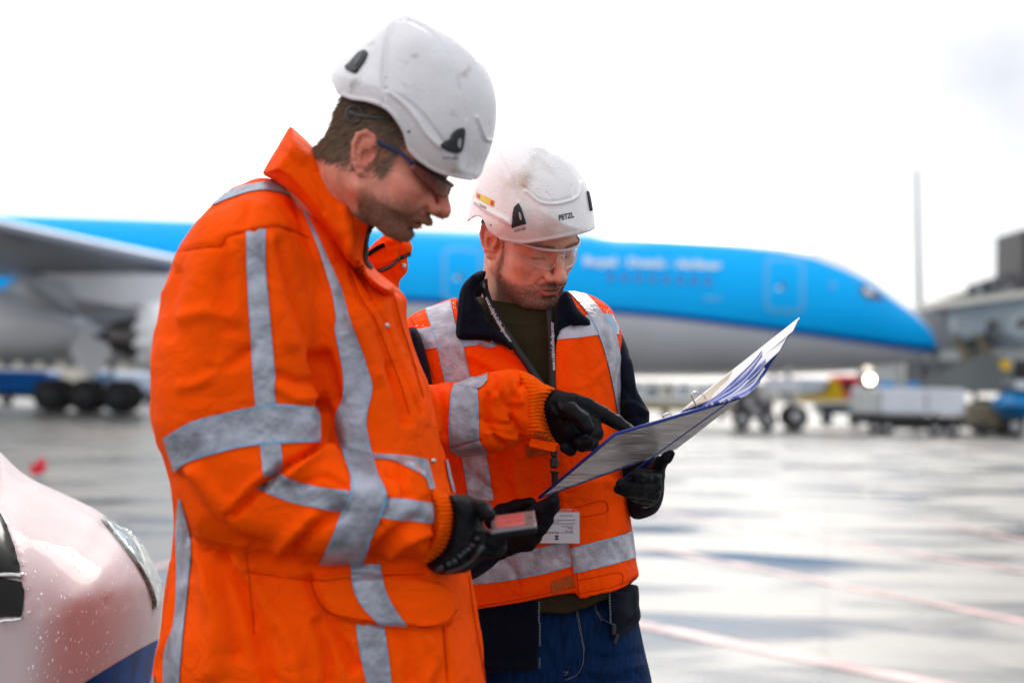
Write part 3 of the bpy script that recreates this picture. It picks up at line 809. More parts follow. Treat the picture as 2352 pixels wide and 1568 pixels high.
dome2 = Z2([(620, 66), (520, 82), (430, 128), (338, 220), (289, 322), (260, 400), (235, 500), (222, 590), (215, 680), (240, 790), (320, 900), (500, 960), (760, 950), (980, 880), (1075, 780), (1088, 720), (1082, 650), (1070, 560), (1040, 440), (990, 338), (903, 216), (782, 118), (700, 80)])
rim2 = Z2([(0, 0), (0, 700), (213, 684), (225, 660), (250, 643), (280, 636), (305, 645), (328, 680), (350, 735), (385, 762), (440, 800), (480, 817), (570, 829), (700, 817), (850, 791), (980, 765), (1060, 742), (1095, 722), (1300, 700), (1300, 0)])
hs2 = [(Z2([(620, 460), (690, 520), (740, 545), (830, 548), (940, 520), (985, 480), (1000, 400)]), 4, 0.0028),
       (Z2([(600, 430), (680, 500), (740, 530), (830, 532), (930, 505)]), 4, -0.002),
       (Z2([(275, 535), (340, 590), (430, 640), (515, 690)]), 7, 0.003),
       (Z2([(420, 190), (470, 290), (530, 400), (560, 520)]), 4, -0.0015),
       (Z2([(440, 790), (570, 815), (700, 803), (850, 777), (980, 750)]), 4, 0.0015),
       (Z2([(225, 660), (280, 640), (320, 690), (360, 770)]), 3, 0.0015),
       (Z2([(760, 470), (800, 530)]), 3, -0.001), (Z2([(935, 420), (935, 510)]), 3, -0.001)]
hel2, bv2 = helmet('helmet', dome2, rim2, 2.63, 0.147, 135, M_helmet2, person2, hs2, [], sx=0.0, grow=1.03)
hb2.build('headband', M_band, hel2, smooth=True)
hel2['label'] = 'clean wet white climbing-style helmet with yellow sticker'
raised('lamp_clip', bv2, Z2([(565, 545), (585, 580), (618, 685), (520, 712), (517, 700), (525, 620), (535, 575)]), M_dkrubber, hel2, 0.004, 0.005, sm=0)
patch('clip_slot', bv2, Z2([(566, 602), (580, 615), (588, 650), (580, 665), (568, 640)]), mat('slot_pale', (0.5, 0.45, 0.42), 0.5), hel2, 0.0048, cell=4)
raised('lamp_clip', bv2, Z2([(1040, 462), (1048, 470), (1060, 520), (1072, 596), (1064, 600), (1052, 540)]), M_dkrubber, hel2, 0.004, 0.004, sm=0)
patch('sticker', bv2, Z2([(275, 470), (398, 528), (392, 572), (272, 512)]), mat('yellow_sticker', (0.85, 0.62, 0.02), 0.35), hel2, 0.001, sm=0)
patch('sticker', bv2, Z2([(374, 524), (394, 532), (388, 566), (370, 558)]), mat('red_sticker', (0.7, 0.03, 0.04), 0.35), hel2, 0.0016, sm=0, cell=4)
patch('sticker', bv2, Z2([(277, 478), (300, 488), (296, 516), (275, 506)]), bpy.data.materials['red_sticker'], hel2, 0.0016, sm=0, cell=4)
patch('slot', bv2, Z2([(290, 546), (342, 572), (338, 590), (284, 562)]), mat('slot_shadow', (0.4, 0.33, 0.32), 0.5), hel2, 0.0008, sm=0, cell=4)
patch('rivet_hole', bv2, Z2([(372 + 6 * math.cos(a), 696 + 6 * math.sin(a)) for a in np.linspace(0, 6.28, 9)[:-1]]), M_black, hel2, 0.0008, cell=3)

# ---- lettering wrapped on a surface
def lettering(name, text, bvh, p0, p1, height_vec, mt, parent, off=0.0015, bold=0.0, shear=0.0, world_pts=None):
    "text set between px points p0 (start of baseline) and p1 (end); height_vec px vector up; or on a flat quad (origin, u, v vectors)"
    cu = bpy.data.curves.new(name, 'FONT'); cu.body = text; cu.resolution_u = 2; cu.offset = bold; cu.shear = shear
    t = bpy.data.objects.new('tmp_text', cu); COL.objects.link(t)
    dg = bpy.context.evaluated_depsgraph_get(); me = bpy.data.meshes.new_from_object(t.evaluated_get(dg))
    bpy.data.objects.remove(t)
    v = np.zeros(len(me.vertices) * 3, np.float32); me.vertices.foreach_get('co', v); v = v.reshape(-1, 3)
    faces = [tuple(p.vertices) for p in me.polygons]
    bpy.data.meshes.remove(me); bpy.data.curves.remove(cu)
    x = (v[:, 0] - v[:, 0].min()) / max(np.ptp(v[:, 0]), 1e-6); y = v[:, 1] / 0.70
    if world_pts is not None:
        o_, u_, w_ = [np.array(a, float) for a in world_pts]; W = o_ + x[:, None] * u_ + y[:, None] * w_
    else:
        p0 = np.array(p0, float); p1 = np.array(p1, float); hv = np.array(height_vec, float)
        P2 = p0 + x[:, None] * (p1 - p0) + y[:, None] * hv
        W = conform(bvh, [tuple(a) for a in P2], off)
    fs3 = np.array([f for f in faces if len(f) == 3]).reshape(-1, 3).astype(int); fs4 = np.array([f for f in faces if len(f) == 4]).reshape(-1, 4).astype(int)
    me = make_mesh(name, W, [f for f in (fs3, fs4) if len(f)], smooth=False)
    return link(name, me, mt, parent)
lettering('brand_lettering', 'PETZL', bv2, Z2([(846, 664)])[0], Z2([(950, 642)])[0], (-1.5, -11.5), M_print, hel2, bold=0.03, off=0.0018)
lettering('model_lettering', 'ALVEO BEST', bv2, Z2([(536, 746)])[0], Z2([(622, 726)])[0], (-1.0, -6.0), M_print, hel2, bold=0.01)
lettering('model_lettering', 'ALVEO BEST', bv1, Z1([(846, 864)])[0], Z1([(930, 872)])[0], (0.2, -6.0), M_print, hel1, bold=0.01)
def drops(name, bvh, poly, n, r, mt, parent, seed=3, el=1.0):
    D = PolyDist(poly); P = np.array(poly); rs = np.random.RandomState(seed); vs = []; fs = []; k = 0
    seg = 7
    while k < n:
        x, y = rs.uniform(P[:, 0].min(), P[:, 0].max()), rs.uniform(P[:, 1].min(), P[:, 1].max())
        if D(np.array([x]), np.array([y]))[0] < 3: continue
        k += 1
        a = cast(bvh, x, y, 0); b = cast(bvh, x + 1, y, 0); c_ = cast(bvh, x, y + 1, 0)
        if a is None or b is None or c_ is None: continue
        nn = np.cross(b - a, c_ - a)
        if np.linalg.norm(nn) < 1e-12: continue
        nn /= np.linalg.norm(nn)
        if nn @ (CAMP - a) < 0: nn = -nn
        u = b - a; u /= np.linalg.norm(u) + 1e-12; w = np.cross(nn, u); rr = r * rs.uniform(.35, 1.0) ** 1.5
        base = len(vs)
        for j in range(seg): an = 6.283 * j / seg; vs.append(a + rr * (u * math.cos(an) + w * math.sin(an) * el))
        for j in range(seg): an = 6.283 * j / seg; vs.append(a + rr * .6 * (u * math.cos(an) + w * math.sin(an) * el) + nn * rr * .4)
        vs.append(a + nn * rr * .55)
        for j in range(seg):
            fs.append((base + j, base + (j + 1) % seg, base + seg + (j + 1) % seg)); fs.append((base + j, base + seg + (j + 1) % seg, base + seg + j))
            fs.append((base + seg + j, base + seg + (j + 1) % seg, base + 2 * seg))
    return tag(link(name, make_mesh(name, np.array(vs), [np.array(fs)], smooth=True), mt, parent), kind='stuff')
M_drop = mat('water_drop', (0.86, 0.87, 0.90), 0.12, var=0.0, spec=0.9)
drops('water_drops', bv2, dome2, 420, 0.0019, M_drop, hel2, 3)
drops('water_drops', bv1, dome1, 160, 0.0018, M_drop, hel1, 4)
# ---------------------------------------------------------------- garment materials
def fabric(name, col, rough=0.75, sheen=0.2, weave=900, bump=0.0004, var=0.05, vscale=5, wr=(16, 0.012)):
    return mat(name, col, rough, var=var, vscale=vscale, bump=bump, bscale=weave, sheen=sheen, spec=0.06, wr=wr)
M_orange = fabric('orange_hivis_cloth', (1.0, 0.088, 0.0), sheen=0, var=0.05)
M_orange2 = fabric('orange_vest_cloth', (1.0, 0.074, 0.0), sheen=0, var=0.04)
M_rib = fabric('orange_elastic', (0.95, 0.11, 0.0), sheen=0, var=0.08)
M_navy = fabric('navy_fleece', (0.005, 0.007, 0.016), 0.9, 0.03, 500, 0.001)
M_olive = fabric('olive_tshirt', (0.036, 0.030, 0.016), 0.9, 0.0)
M_glove = mat('black_glove', (0.004, 0.005, 0.008), 0.55, var=0.2, vscale=40, bump=0.0008, bscale=500, spec=0.16, wr=(60, .004))
M_velcro = mat('velcro', (0.62, 0.11, 0.015), 0.95, var=0.25, vscale=500, bump=0.002, bscale=900)
M_stitch = mat('dark_stitch', (0.50, 0.022, 0.0), 0.8, var=0.1, spec=.05)
M_zip = mat('zip_tape', (0.006, 0.007, 0.012), 0.8, spec=0.04)
M_zipteeth = mat('zip_teeth', (0.16, 0.20, 0.25), 0.35, metal=0.5)
M_steel = mat('steel', (0.55, 0.55, 0.56), 0.3, metal=1.0)
def tape_material(name, col, edge):
    m, nt, b = nodes_of(name); N = nt.nodes.new; K = nt.links.new
    uv = N('ShaderNodeUVMap'); sp = N('ShaderNodeSeparateXYZ'); K(uv.outputs[0], sp.inputs[0])
    ma = N('ShaderNodeMath'); ma.operation = 'SUBTRACT'; K(sp.outputs[0], ma.inputs[0]); ma.inputs[1].default_value = 0.5
    ab = N('ShaderNodeMath'); ab.operation = 'ABSOLUTE'; K(ma.outputs[0], ab.inputs[0])
    mr = N('ShaderNodeMapRange'); mr.inputs['From Min'].default_value = 0.43; mr.inputs['From Max'].default_value = 0.45; K(ab.outputs[0], mr.inputs['Value'])
    tc = N('ShaderNodeTexCoord')
    nz = N('ShaderNodeTexNoise'); nz.inputs['Scale'].default_value = 26; nz.inputs['Detail'].default_value = 7; K(tc.outputs['Object'], nz.inputs['Vector'])
    rp = N('ShaderNodeValToRGB'); rp.color_ramp.elements[0].position = 0.35; rp.color_ramp.elements[0].color = tuple(x * .6 for x in col) + (1,)
    rp.color_ramp.elements[1].position = 0.66; rp.color_ramp.elements[1].color = tuple(min(1, x * 1.12) for x in col) + (1,)
    K(nz.outputs['Fac'], rp.inputs['Fac'])
    mx = N('ShaderNodeMix'); mx.data_type = 'RGBA'; K(mr.outputs[0], mx.inputs['Factor']); K(rp.outputs[0], mx.inputs['A']); mx.inputs['B'].default_value = (*edge, 1)
    K(mx.outputs['Result'], b.inputs['Base Color'])
    b.inputs['Roughness'].default_value = 0.42; b.inputs['Metallic'].default_value = 0.25; b.inputs['Specular IOR Level'].default_value = 0.6
    n2 = N('ShaderNodeTexNoise'); n2.inputs['Scale'].default_value = 45; n2.inputs['Detail'].default_value = 4; K(tc.outputs['Object'], n2.inputs['Vector'])
    bp = N('ShaderNodeBump'); bp.inputs['Distance'].default_value = 0.005; bp.inputs['Strength'].default_value = 1.0; K(n2.outputs['Fac'], bp.inputs['Height']); K(bp.outputs[0], b.inputs['Normal'])
    return m
M_tape1 = tape_material('reflective_tape', (0.36, 0.385, 0.47), (0.16, 0.36, 0.56))
M_tape2 = tape_material('reflective_tape_wet', (0.43, 0.42, 0.50), (0.22, 0.36, 0.50))
def line(name, bvh, pts, w, mt, parent, off=0.0012, cell=4):
    l, r = band(spline(pts, 4), w); return strip(name, bvh, l, r, mt, parent, off, cell)
def W(pts, Y): return [at(x, y, Y) for x, y in pts]
def chain_px(s, pts, radii, k=0.004):
    "pts (px, py, Y), radii in px"
    w = [at(x, y, Y) for x, y, Y in pts]; r = [a * p[2] / FPX for a, p in zip(radii, pts)]
    s.chain(w, r, k)

# ================================================================= jacket of person 1
body_poly = [(600, 398), (540, 440), (485, 478), (440, 525), (402, 600), (374, 690), (354, 800), (348, 900), (356, 1000), (385, 1060), (402, 1130), (403, 1200), (392, 1290),
             (376, 1370), (362, 1440), (352, 1520), (346, 1600), (338, 1720), (334, 1850), (1150, 1850), (1135, 1700), (1117, 1568), (1108, 1500), (1096, 1440), (1083, 1340), (1072, 1270),
             (1060, 1215), (1048, 1160), (1038, 1120), (1020, 1050), (1003, 960), (988, 880), (969, 840), (955, 790), (942, 735), (934, 690), (927, 672), (912, 656), (880, 634), (840, 605), (815, 550), (800, 515), (700, 440)]
sleeve_poly = [(590, 450), (520, 470), (468, 500), (436, 535), (402, 600), (374, 690), (354, 800), (347, 880), (350, 950), (362, 995), (378, 1025), (392, 1065), (398, 1110), (404, 1150), (418, 1190), (437, 1221), (473, 1247),
               (523, 1272), (606, 1288), (730, 1297), (829, 1294), (896, 1288), (970, 1292), (990, 1285), (1000, 1240), (1006, 1190), (1000, 1150), (990, 1120), (980, 1090), (960, 1068), (930, 1056), (858, 1046), (800, 1040), (763, 1026), (738, 1022),
               (733, 980), (732, 929), (728, 860), (728, 800), (722, 720), (706, 640), (690, 560), (665, 490)]
s = Sculpt(0.0042)
s.puff(body_poly, 2.25, 0.185, 170)
s.puff(sleeve_poly, 2.08, 0.105, 95, k=0.014)
j_v, j_q = s.build()
far_poly = Z5([(200, 800), (270, 762), (330, 768), (400, 745), (470, 752), (530, 738), (610, 705), (700, 668), (820, 643), (900, 648), (1000, 688), (1060, 735), (1110, 770), (1110, 840), (1085, 920), (1090, 1000), (1110, 1070), (1130, 1130), (1040, 1150), (930, 1142), (860, 1202), (710, 1242), (600, 1255), (490, 1268), (400, 1232), (300, 1200), (200, 1150)])
folds1 = [(Z3([(900, 440), (950, 600), (1000, 780), (1060, 960), (1110, 1130)]), 16, -0.010),
    (Z3([(1120, 1160), (1150, 1300), (1160, 1450)]), 20, -0.020), (Z3([(1180, 1130), (1220, 1250), (1245, 1400)]), 14, -0.016),
    (Z3([(830, 420), (860, 600), (900, 850), (950, 1050)]), 22, 0.007),
    (Z3([(480, 1220), (600, 1180), (700, 1100)]), 16, -0.006), (Z3([(300, 900), (450, 860), (620, 900)]), 20, 0.005),
    (Z3([(520, 440), (560, 560), (540, 750), (580, 950)]), 18, -0.005), (Z3([(600, 480), (640, 640), (630, 850)]), 14, 0.004),
    (Z3([(250, 620), (230, 800), (220, 1000)]), 18, -0.005), (Z3([(300, 1330), (420, 1290), (520, 1200)]), 16, 0.005),
    (Z3([(880, 1250), (1000, 1300), (1110, 1280)]), 12, -0.007), (Z3([(880, 1330), (980, 1400), (1110, 1380)]), 12, 0.004),
    (Z3([(250, 480), (400, 457), (520, 440), (560, 385), (700, 342), (870, 315), (980, 352), (1080, 392)]), 4.5, -0.004),
    (Z4([(690, 480), (800, 385), (1010, 262)]), 11, -0.016), (Z4([(520, 640), (600, 560), (680, 490)]), 12, -0.012), (Z4([(560, 560), (640, 470), (740, 400)]), 14, 0.006),
    (Z4([(240, 440), (290, 560), (400, 690), (520, 790), (700, 860)]), 22, -0.008), (Z4([(330, 400), (420, 520), (500, 610)]), 24, 0.008),
    (Z4([(840, 420), (960, 330), (1080, 300)]), 16, 0.009), (Z4([(900, 480), (1030, 420), (1150, 470)]), 10, -0.006),
    (Z4([(850, 870), (920, 780), (1010, 690), (1140, 610)]), 16, -0.010), (Z4([(780, 840), (860, 740), (960, 650)]), 16, 0.008),
    (Z4([(1290, 890), (1400, 770), (1540, 660)]), 15, -0.009), (Z4([(1250, 800), (1340, 700)]), 12, -0.004), (Z4([(1400, 860), (1500, 780), (1600, 740)]), 12, 0.007),
    (Z4([(1400, 380), (1470, 430), (1500, 520)]), 13, -0.008), (Z4([(1480, 370), (1560, 430), (1590, 510)]), 13, 0.008), (Z4([(1390, 550), (1375, 640)]), 6, -0.005),
    (Z4([(960, 1000), (1010, 1120), (1100, 1300), (1200, 1480)]), 16, -0.012), (Z4([(480, 900), (600, 1100), (680, 1320), (740, 1560)]), 20, -0.012),
    (Z4([(560, 900), (720, 1120), (860, 1350), (900, 1560)]), 26, 0.010), (Z4([(320, 800), (400, 1000), (450, 1250), (430, 1500)]), 24, 0.008), (Z4([(400, 850), (520, 1150), (560, 1400)]), 14, -0.006),
    (Z4([(1000, 1240), (1050, 1400), (1060, 1560)]), 14, -0.010), (Z4([(1450, 1270), (1500, 1400), (1520, 1560)]), 16, -0.006), (Z4([(1580, 1280), (1640, 1420), (1600, 1560)]), 14, 0.006),
    (Z4([(120, 1000), (140, 1200), (110, 1400), (100, 1500)]), 8, -0.008), (Z4([(180, 900), (170, 1150), (130, 1400)]), 8, 0.006),
    (Z4([(1690, 1240), (1700, 1400), (1715, 1568)]), 3.5, -0.004), (Z4([(1830, 970), (1860, 1200), (1925, 1560)]), 4, -0.004), (Z4([(600, 860), (620, 1000), (640, 1300)]), 3.5, -0.003),
    (Z4([(620, 950), (850, 985), (1000, 995), (1250, 975), (1600, 960)]), 6, -0.005),
    (Z3([(1330, 620), (1400, 780), (1480, 900), (1560, 1100), (1640, 1300), (1700, 1500)]), 5, -0.005), (Z3([(1440, 700), (1500, 800), (1590, 980), (1700, 1300), (1770, 1500)]), 4, -0.005),
    (Z3([(1600, 720), (1640, 900), (1720, 1150), (1790, 1400)]), 4, -0.004), (Z3([(1280, 700), (1370, 760), (1460, 775)]), 4.5, -0.004),
    (Z3([(1000, 200), (1080, 420), (1190, 700)]), 14, -0.006), (Z3([(1340, 900), (1420, 1050), (1500, 1250)]), 20, 0.007), (Z3([(1600, 1200), (1650, 1400), (1680, 1540)]), 14, -0.009),
    (Z3([(600, 90), (700, 160), (900, 170)]), 22, 0.005), (Z3([(700, 200), (660, 300)]), 12, -0.004), (Z4([(1040, 30), (1080, 150), (1100, 250)]), 16, -0.016)]
flap_poly = Z4([(960, 1010), (1000, 1120), (1080, 1192), (1200, 1218), (1340, 1240), (1500, 1252), (1600, 1266), (1720, 1235), (1785, 1160), (1740, 1080), (1640, 1005), (1300, 960), (1000, 960)])
j_v = relax(j_v, j_q, 2, .5)
folds1 = [(a, w_ * .85, h_ * 1.5) for a, w_, h_ in folds1]
j_v = carve(j_v, j_q, folds1, [(flap_poly, 6, 0.014)], noise=((5, 0.006), (11, 0.0025), (26, 0.0014), (6, 0.014, (1.0, 1, .6)), (15, 0.006, (.7, 1, 1.2))))
jacket1 = link('jacket', make_mesh('jacket', j_v, [j_q]), M_orange, person1)
bj = bvh_of(j_v, j_q)
s = Sculpt(0.0034); s.puff(far_poly, 2.47, 0.075, 62, sx=0.00015)
fv, fq = s.build()
folds_far = [(Z5([(700, 830), (690, 950), (720, 1080), (800, 1180)]), 9, -0.007), (Z5([(760, 780), (820, 900), (900, 930)]), 9, -0.006), (Z5([(820, 700), (900, 800), (930, 880)]), 10, 0.006),
    (Z5([(640, 1000), (740, 1030), (880, 1060)]), 7, -0.005), (Z5([(860, 980), (900, 1060), (930, 1130)]), 7, -0.007), (Z5([(700, 1100), (850, 1130), (925, 1110)]), 6, 0.004),
    (Z5([(330, 780), (380, 900), (400, 1100)]), 9, -0.006), (Z5([(280, 800), (330, 900), (350, 1080)]), 9, 0.005), (Z5([(1000, 700), (920, 760), (900, 850)]), 8, -0.006), (Z5([(760, 690), (800, 760), (760, 850)]), 10, 0.005),
    (Z5([(435, 1200), (640, 1150)]), 4, -0.005), (Z5([(560, 770), (630, 790)]), 4, -0.003), (Z5([(880, 760), (860, 900), (885, 1040)]), 6, -0.005)]
fv = carve(relax(fv, fq, 2), fq, [(a, w_ * .8, h_ * 1.5) for a, w_, h_ in folds_far], noise=((9, 0.004), (22, 0.002), (14, 0.006, (1, 1, .8))))
far_sleeve = link('sleeve', make_mesh('sleeve', fv, [fq]), M_orange, person1); bfs = bvh_of(fv, fq)
# elastic cuffs
s = Sculpt(0.0022)
s.puff(Z4([(1590, 500), (1640, 488), (1720, 518), (1768, 600), (1770, 700), (1745, 790), (1690, 862), (1612, 907), (1530, 897), (1570, 800), (1600, 700), (1600, 600)]), 2.085, 0.062, 60)
cv, cq = s.build()
cp = Z4([(1570, 480), (1730, 500), (1790, 640), (1760, 830), (1600, 930), (1540, 880), (1600, 700)])
cv = carve(cv, cq, ribs=[(cp, lambda x, y: 0.0022 * np.sin((y - 0.10 * x) * 2 * math.pi / 9.5 + 1.4 * np.sin(x * .11)) )], noise=((30, 0.0015),))
link('cuff', make_mesh('cuff', cv, [cq]), M_rib, person1)
s = Sculpt(0.0021)
s.puff(Z5([(900, 655), (1000, 690), (1080, 752), (1182, 792), (1150, 810), (1110, 880), (1105, 960), (1130, 1060), (1160, 1130), (1188, 1168), (1120, 1165), (1020, 1140), (930, 1130), (905, 1030), (895, 900), (890, 780)]), 2.47, 0.058, 44)
cv, cq = s.build()
cp = Z5([(880, 640), (1200, 760), (1130, 850), (1120, 960), (1200, 1180), (900, 1150), (880, 900)])
cv = carve(cv, cq, ribs=[(cp, lambda x, y: 0.0021 * np.sin((y + 0.00 * x) * 2 * math.pi / 8.5 + 1.8 * np.sin(x * .09 + y * .03)))], noise=((40, 0.0015),))
cuff2 = link('cuff', make_mesh('cuff', cv, [cq]), M_rib, person1); bc2 = bvh_of(cv, cq)
patch('velcro_tab', bc2, Z5([(1010, 1095), (1110, 1085), (1145, 1160), (1050, 1155)]), M_velcro, cuff2, 0.002)
tb = MB(); tb.prism(W(Z5([(1000, 1135), (1190, 1170), (1165, 1232), (985, 1190)]), 2.44), (0, 0.005, 0)); tb.build('cuff_tab', M_orange, person1)

# collar of the jacket: stand-up ring round the neck, open at the front
s = Sculpt(0.0036)
s.puff(Z1([(-2, 696), (15, 684), (40, 700), (130, 780), (230, 928), (330, 1038), (440, 1160), (470, 1205), (455, 1235), (425, 1260), (412, 1380), (430, 1440), (470, 1470), (520, 1520), (600, 1568), (560, 1640), (420, 1560), (300, 1420), (150, 1200), (40, 1080), (-80, 990), (-160, 960), (-130, 900), (-60, 780)]), 2.20, 0.125, 34, sm=2)
kv, kq = s.build()
kf = [(Z1([(360, 1130), (385, 1250), (380, 1400), (400, 1500)]), 8, -0.010), (Z1([(300, 1120), (330, 1260), (340, 1400)]), 9, 0.006), (Z1([(20, 700), (140, 800), (240, 950), (340, 1060), (450, 1190)]), 5, 0.004),
      (Z1([(-150, 950), (-40, 960), (70, 1060), (180, 1200), (300, 1400), (420, 1540)]), 7, -0.008), (Z1([(100, 900), (200, 1020), (300, 1100)]), 14, -0.006), (Z1([(20, 830), (120, 980), (220, 1140), (300, 1260)]), 12, 0.005),
      (Z1([(-60, 800), (20, 860), (100, 1000), (200, 1150)]), 7, -0.004)]
kv = carve(relax(kv, kq, 2), kq, kf, noise=((8, 0.005), (20, 0.002)))
collar1 = link('collar', make_mesh('collar', kv, [kq]), M_orange, person1); bk = bvh_of(kv, kq)
def thick(o, t, off=-1):
    m_ = o.modifiers.new('thick', 'SOLIDIFY'); m_.thickness = t; m_.offset = off; return o
line('zip', bk, Z1([(455, 1222), (445, 1260), (432, 1330), (425, 1400), (440, 1440), (465, 1460)]), 5.5, M_zip, collar1, 0.003, 3)
# far flap of the collar
s = Sculpt(0.0030)
s.puff(Z1([(400, 1420), (450, 1350), (520, 1290), (600, 1262), (640, 1280), (678, 1335), (682, 1375), (655, 1395), (664, 1430), (664, 1488), (615, 1532), (618, 1580), (560, 1640), (470, 1600), (400, 1520)]), 2.36, 0.030, 20)
ov, oq = s.build()
ov = carve(ov, oq, [(Z1([(500, 1300), (560, 1340), (640, 1310)]), 5, -.003), (Z1([(600, 1290), (615, 1350), (610, 1400)]), 4, -.004), (Z1([(480, 1440), (560, 1420), (600, 1400)]), 5, .003), (Z1([(560, 1490), (600, 1540), (610, 1600)]), 5, -.004)], noise=((25, 0.003),))
flap = link('collar_flap', make_mesh('collar_flap', ov, [oq]), M_orange, person1); bo = bvh_of(ov, oq)
line('zip', bo, Z1([(492, 1477), (530, 1468), (570, 1445), (620, 1405), (672, 1382)]), 4.2, M_zip, flap, 0.003, 3)
line('zip', bo, Z1([(440, 1395), (470, 1370), (510, 1345), (530, 1340)]), 4.2, M_zip, flap, 0.003, 3)
def teeth(name, bvh, pts, parent, n, size=(0.0035, 0.0012), off=0.0045):
    mb = MB(); P = resample(pts, n)
    for i in range(n):
        a = P[max(i - 1, 0)]; b = P[min(i + 1, n - 1)]; h_ = cast(bvh, P[i][0], P[i][1], off)
        if h_ is None: continue
        ang = math.atan2(-(b[1] - a[1]), b[0] - a[0]); R = np.array(Matrix.Rotation(-ang, 3, 'Y'))
        vv = np.array([(x, y, z) for x in (-1, 1) for y in (-1, 1) for z in (-1, 1)]) * np.array((size[1], .001, size[0])) / 2 @ R.T + h_
        mb.add(vv, [np.array([(0, 1, 3, 2), (4, 6, 7, 5), (0, 4, 5, 1), (2, 3, 7, 6), (0, 2, 6, 4), (1, 5, 7, 3)])])
    return mb.build(name, M_zipteeth, parent)
teeth('zip_teeth', bo, Z1([(500, 1474), (530, 1466), (570, 1443), (620, 1403), (665, 1384)]), flap, 34)
def snap(bvh, p, parent, r=0.0045):
    h_ = cast(bvh, p[0], p[1], 0.002)
    if h_ is None: return
    mb = MB(); mb.disc(h_, (0.2, -1, 0), r, 0.004, 12); mb.build('snap_button', M_steel, parent, smooth=True)
snap(bo, Z1([(631, 1450)])[0], flap)
for p in ((Z3([(1562, 943)])[0]), (Z4([(1636, 336)])[0])): snap(bj, p, jacket1, 0.004)

for pts in (Z3([(250, 482), (400, 459), (520, 442), (560, 387), (700, 344), (870, 317), (980, 354), (1080, 394)]), Z4([(962, 1004), (1010, 1120), (1080, 1182), (1200, 1208), (1340, 1230)]), Z4([(1510, 1242), (1600, 1256), (1715, 1226), (1775, 1155)]),
            Z4([(620, 955), (850, 990), (1000, 998), (1180, 985)]), Z4([(1360, 975), (1600, 962)]), Z3([(1335, 620), (1405, 780), (1485, 900), (1565, 1100), (1645, 1300), (1705, 1500)]), Z3([(1600, 720), (1642, 900), (1722, 1150), (1792, 1400)]),
            Z4([(1836, 975), (1866, 1200), (1930, 1560)]), Z4([(1694, 1242), (1704, 1400), (1719, 1568)]), Z4([(604, 862), (622, 1000), (644, 1300)]), Z3([(1100, 185), (1250, 420), (1420, 700)])):
    line('seam_stitching', bj, pts, 0.9, M_stitch, jacket1, 0.0018, 5)
# reflective tape
M_halo = mat('pale_tape_edging', (0.85, 0.33, 0.26), 0.6, spec=.1)
def T(l, r, b=bj, p=jacket1, m=None):
    return strip('reflective_strip', b, l, r, m or M_tape1, p, 0.0022)
T(Z3([(455, 172), (620, 86), (760, 53), (850, 50), (990, 133)]), Z3([(445, 205), (600, 140), (720, 106), (830, 100), (985, 145)]))
T(Z3([(683, 362), (685, 600), (700, 850), (715, 1060), (725, 1250), (742, 1440)]) + Z4([(690, 330), (700, 420)]), Z3([(803, 335), (805, 560), (825, 800), (845, 1040), (858, 1220), (865, 1410)]) + Z4([(800, 300), (790, 400)]))
strip('reflective_strip', bj, Z4([(148, 210), (300, 122), (500, 68), (660, 34), (780, 20), (1005, 40)]), Z4([(208, 392), (300, 337), (480, 282), (640, 251), (800, 238), (1008, 229)]), M_tape1, jacket1, 0.0032)
T(Z4([(785, 408), (950, 470), (1160, 503), (1380, 537), (1650, 572)]), Z4([(655, 490), (850, 562), (1000, 597), (1340, 650), (1648, 682)]))
strip('reflective_strip', bj, Z4([(1150, 345), (1172, 400), (1186, 490), (1150, 600), (1090, 730), (1010, 905)]), Z4([(1308, 330), (1335, 420), (1382, 530), (1340, 660), (1290, 790), (1237, 905)]), M_tape1, jacket1, 0.0034)
T(Z3([(1012, 180), (1080, 330), (1140, 480), (1190, 640), (1215, 720), (1245, 900), (1237, 960), (1262, 1100), (1290, 1250), (1290, 1400), (1250, 1490), (1245, 1568)]) + Z4([(1112, 200), (1150, 340)]),
  Z3([(1022, 180), (1120, 360), (1190, 520), (1270, 700), (1300, 800), (1350, 950), (1400, 1080), (1440, 1200), (1468, 1310), (1460, 1400), (1440, 1480), (1435, 1568)]) + Z4([(1280, 200), (1305, 330)]))
T(Z4([(1290, 298), (1450, 306), (1590, 325), (1612, 352), (1648, 492)]), Z4([(1290, 328), (1400, 334), (1500, 370), (1590, 425), (1618, 492)]))
T(Z4([(1185, 908), (1187, 980), (1210, 1080), (1260, 1160), (1340, 1240)]), Z4([(1347, 905), (1357, 980), (1382, 1070), (1430, 1160), (1497, 1250)]))
T(Z4([(1212, 1238), (1225, 1350), (1258, 1500), (1285, 1640)]), Z4([(1367, 1250), (1387, 1380), (1402, 1500), (1420, 1640)]))
T(Z4([(233, 545), (215, 720), (220, 900), (215, 1100), (200, 1250), (152, 1400), (146, 1640)]), Z4([(240, 545), (290, 730), (301, 850), (287, 1000), (267, 1200), (247, 1400), (228, 1640)]))
T(Z4([(60, 1500), (72, 1480), (90, 1490)]), Z4([(50, 1600), (80, 1600), (108, 1600)]))
T(Z5([(465, 760), (440, 830), (430, 950), (428, 1080), (432, 1200)]), Z5([(628, 785), (630, 850), (632, 950), (634, 1060), (636, 1150)]), bfs, far_sleeve)
T(Z5([(528, 742), (620, 700), (700, 668)]), Z5([(468, 764), (630, 788), (697, 735)]), bfs, far_sleeve)
T(Z5([(432, 1204), (540, 1180), (638, 1153)]), Z5([(490, 1262), (600, 1252), (705, 1240)]), bfs, far_sleeve)
line('piping', bj, Z4([(1707, 330), (1722, 410), (1747, 515)]), 3, M_tape1, jacket1, 0.004)

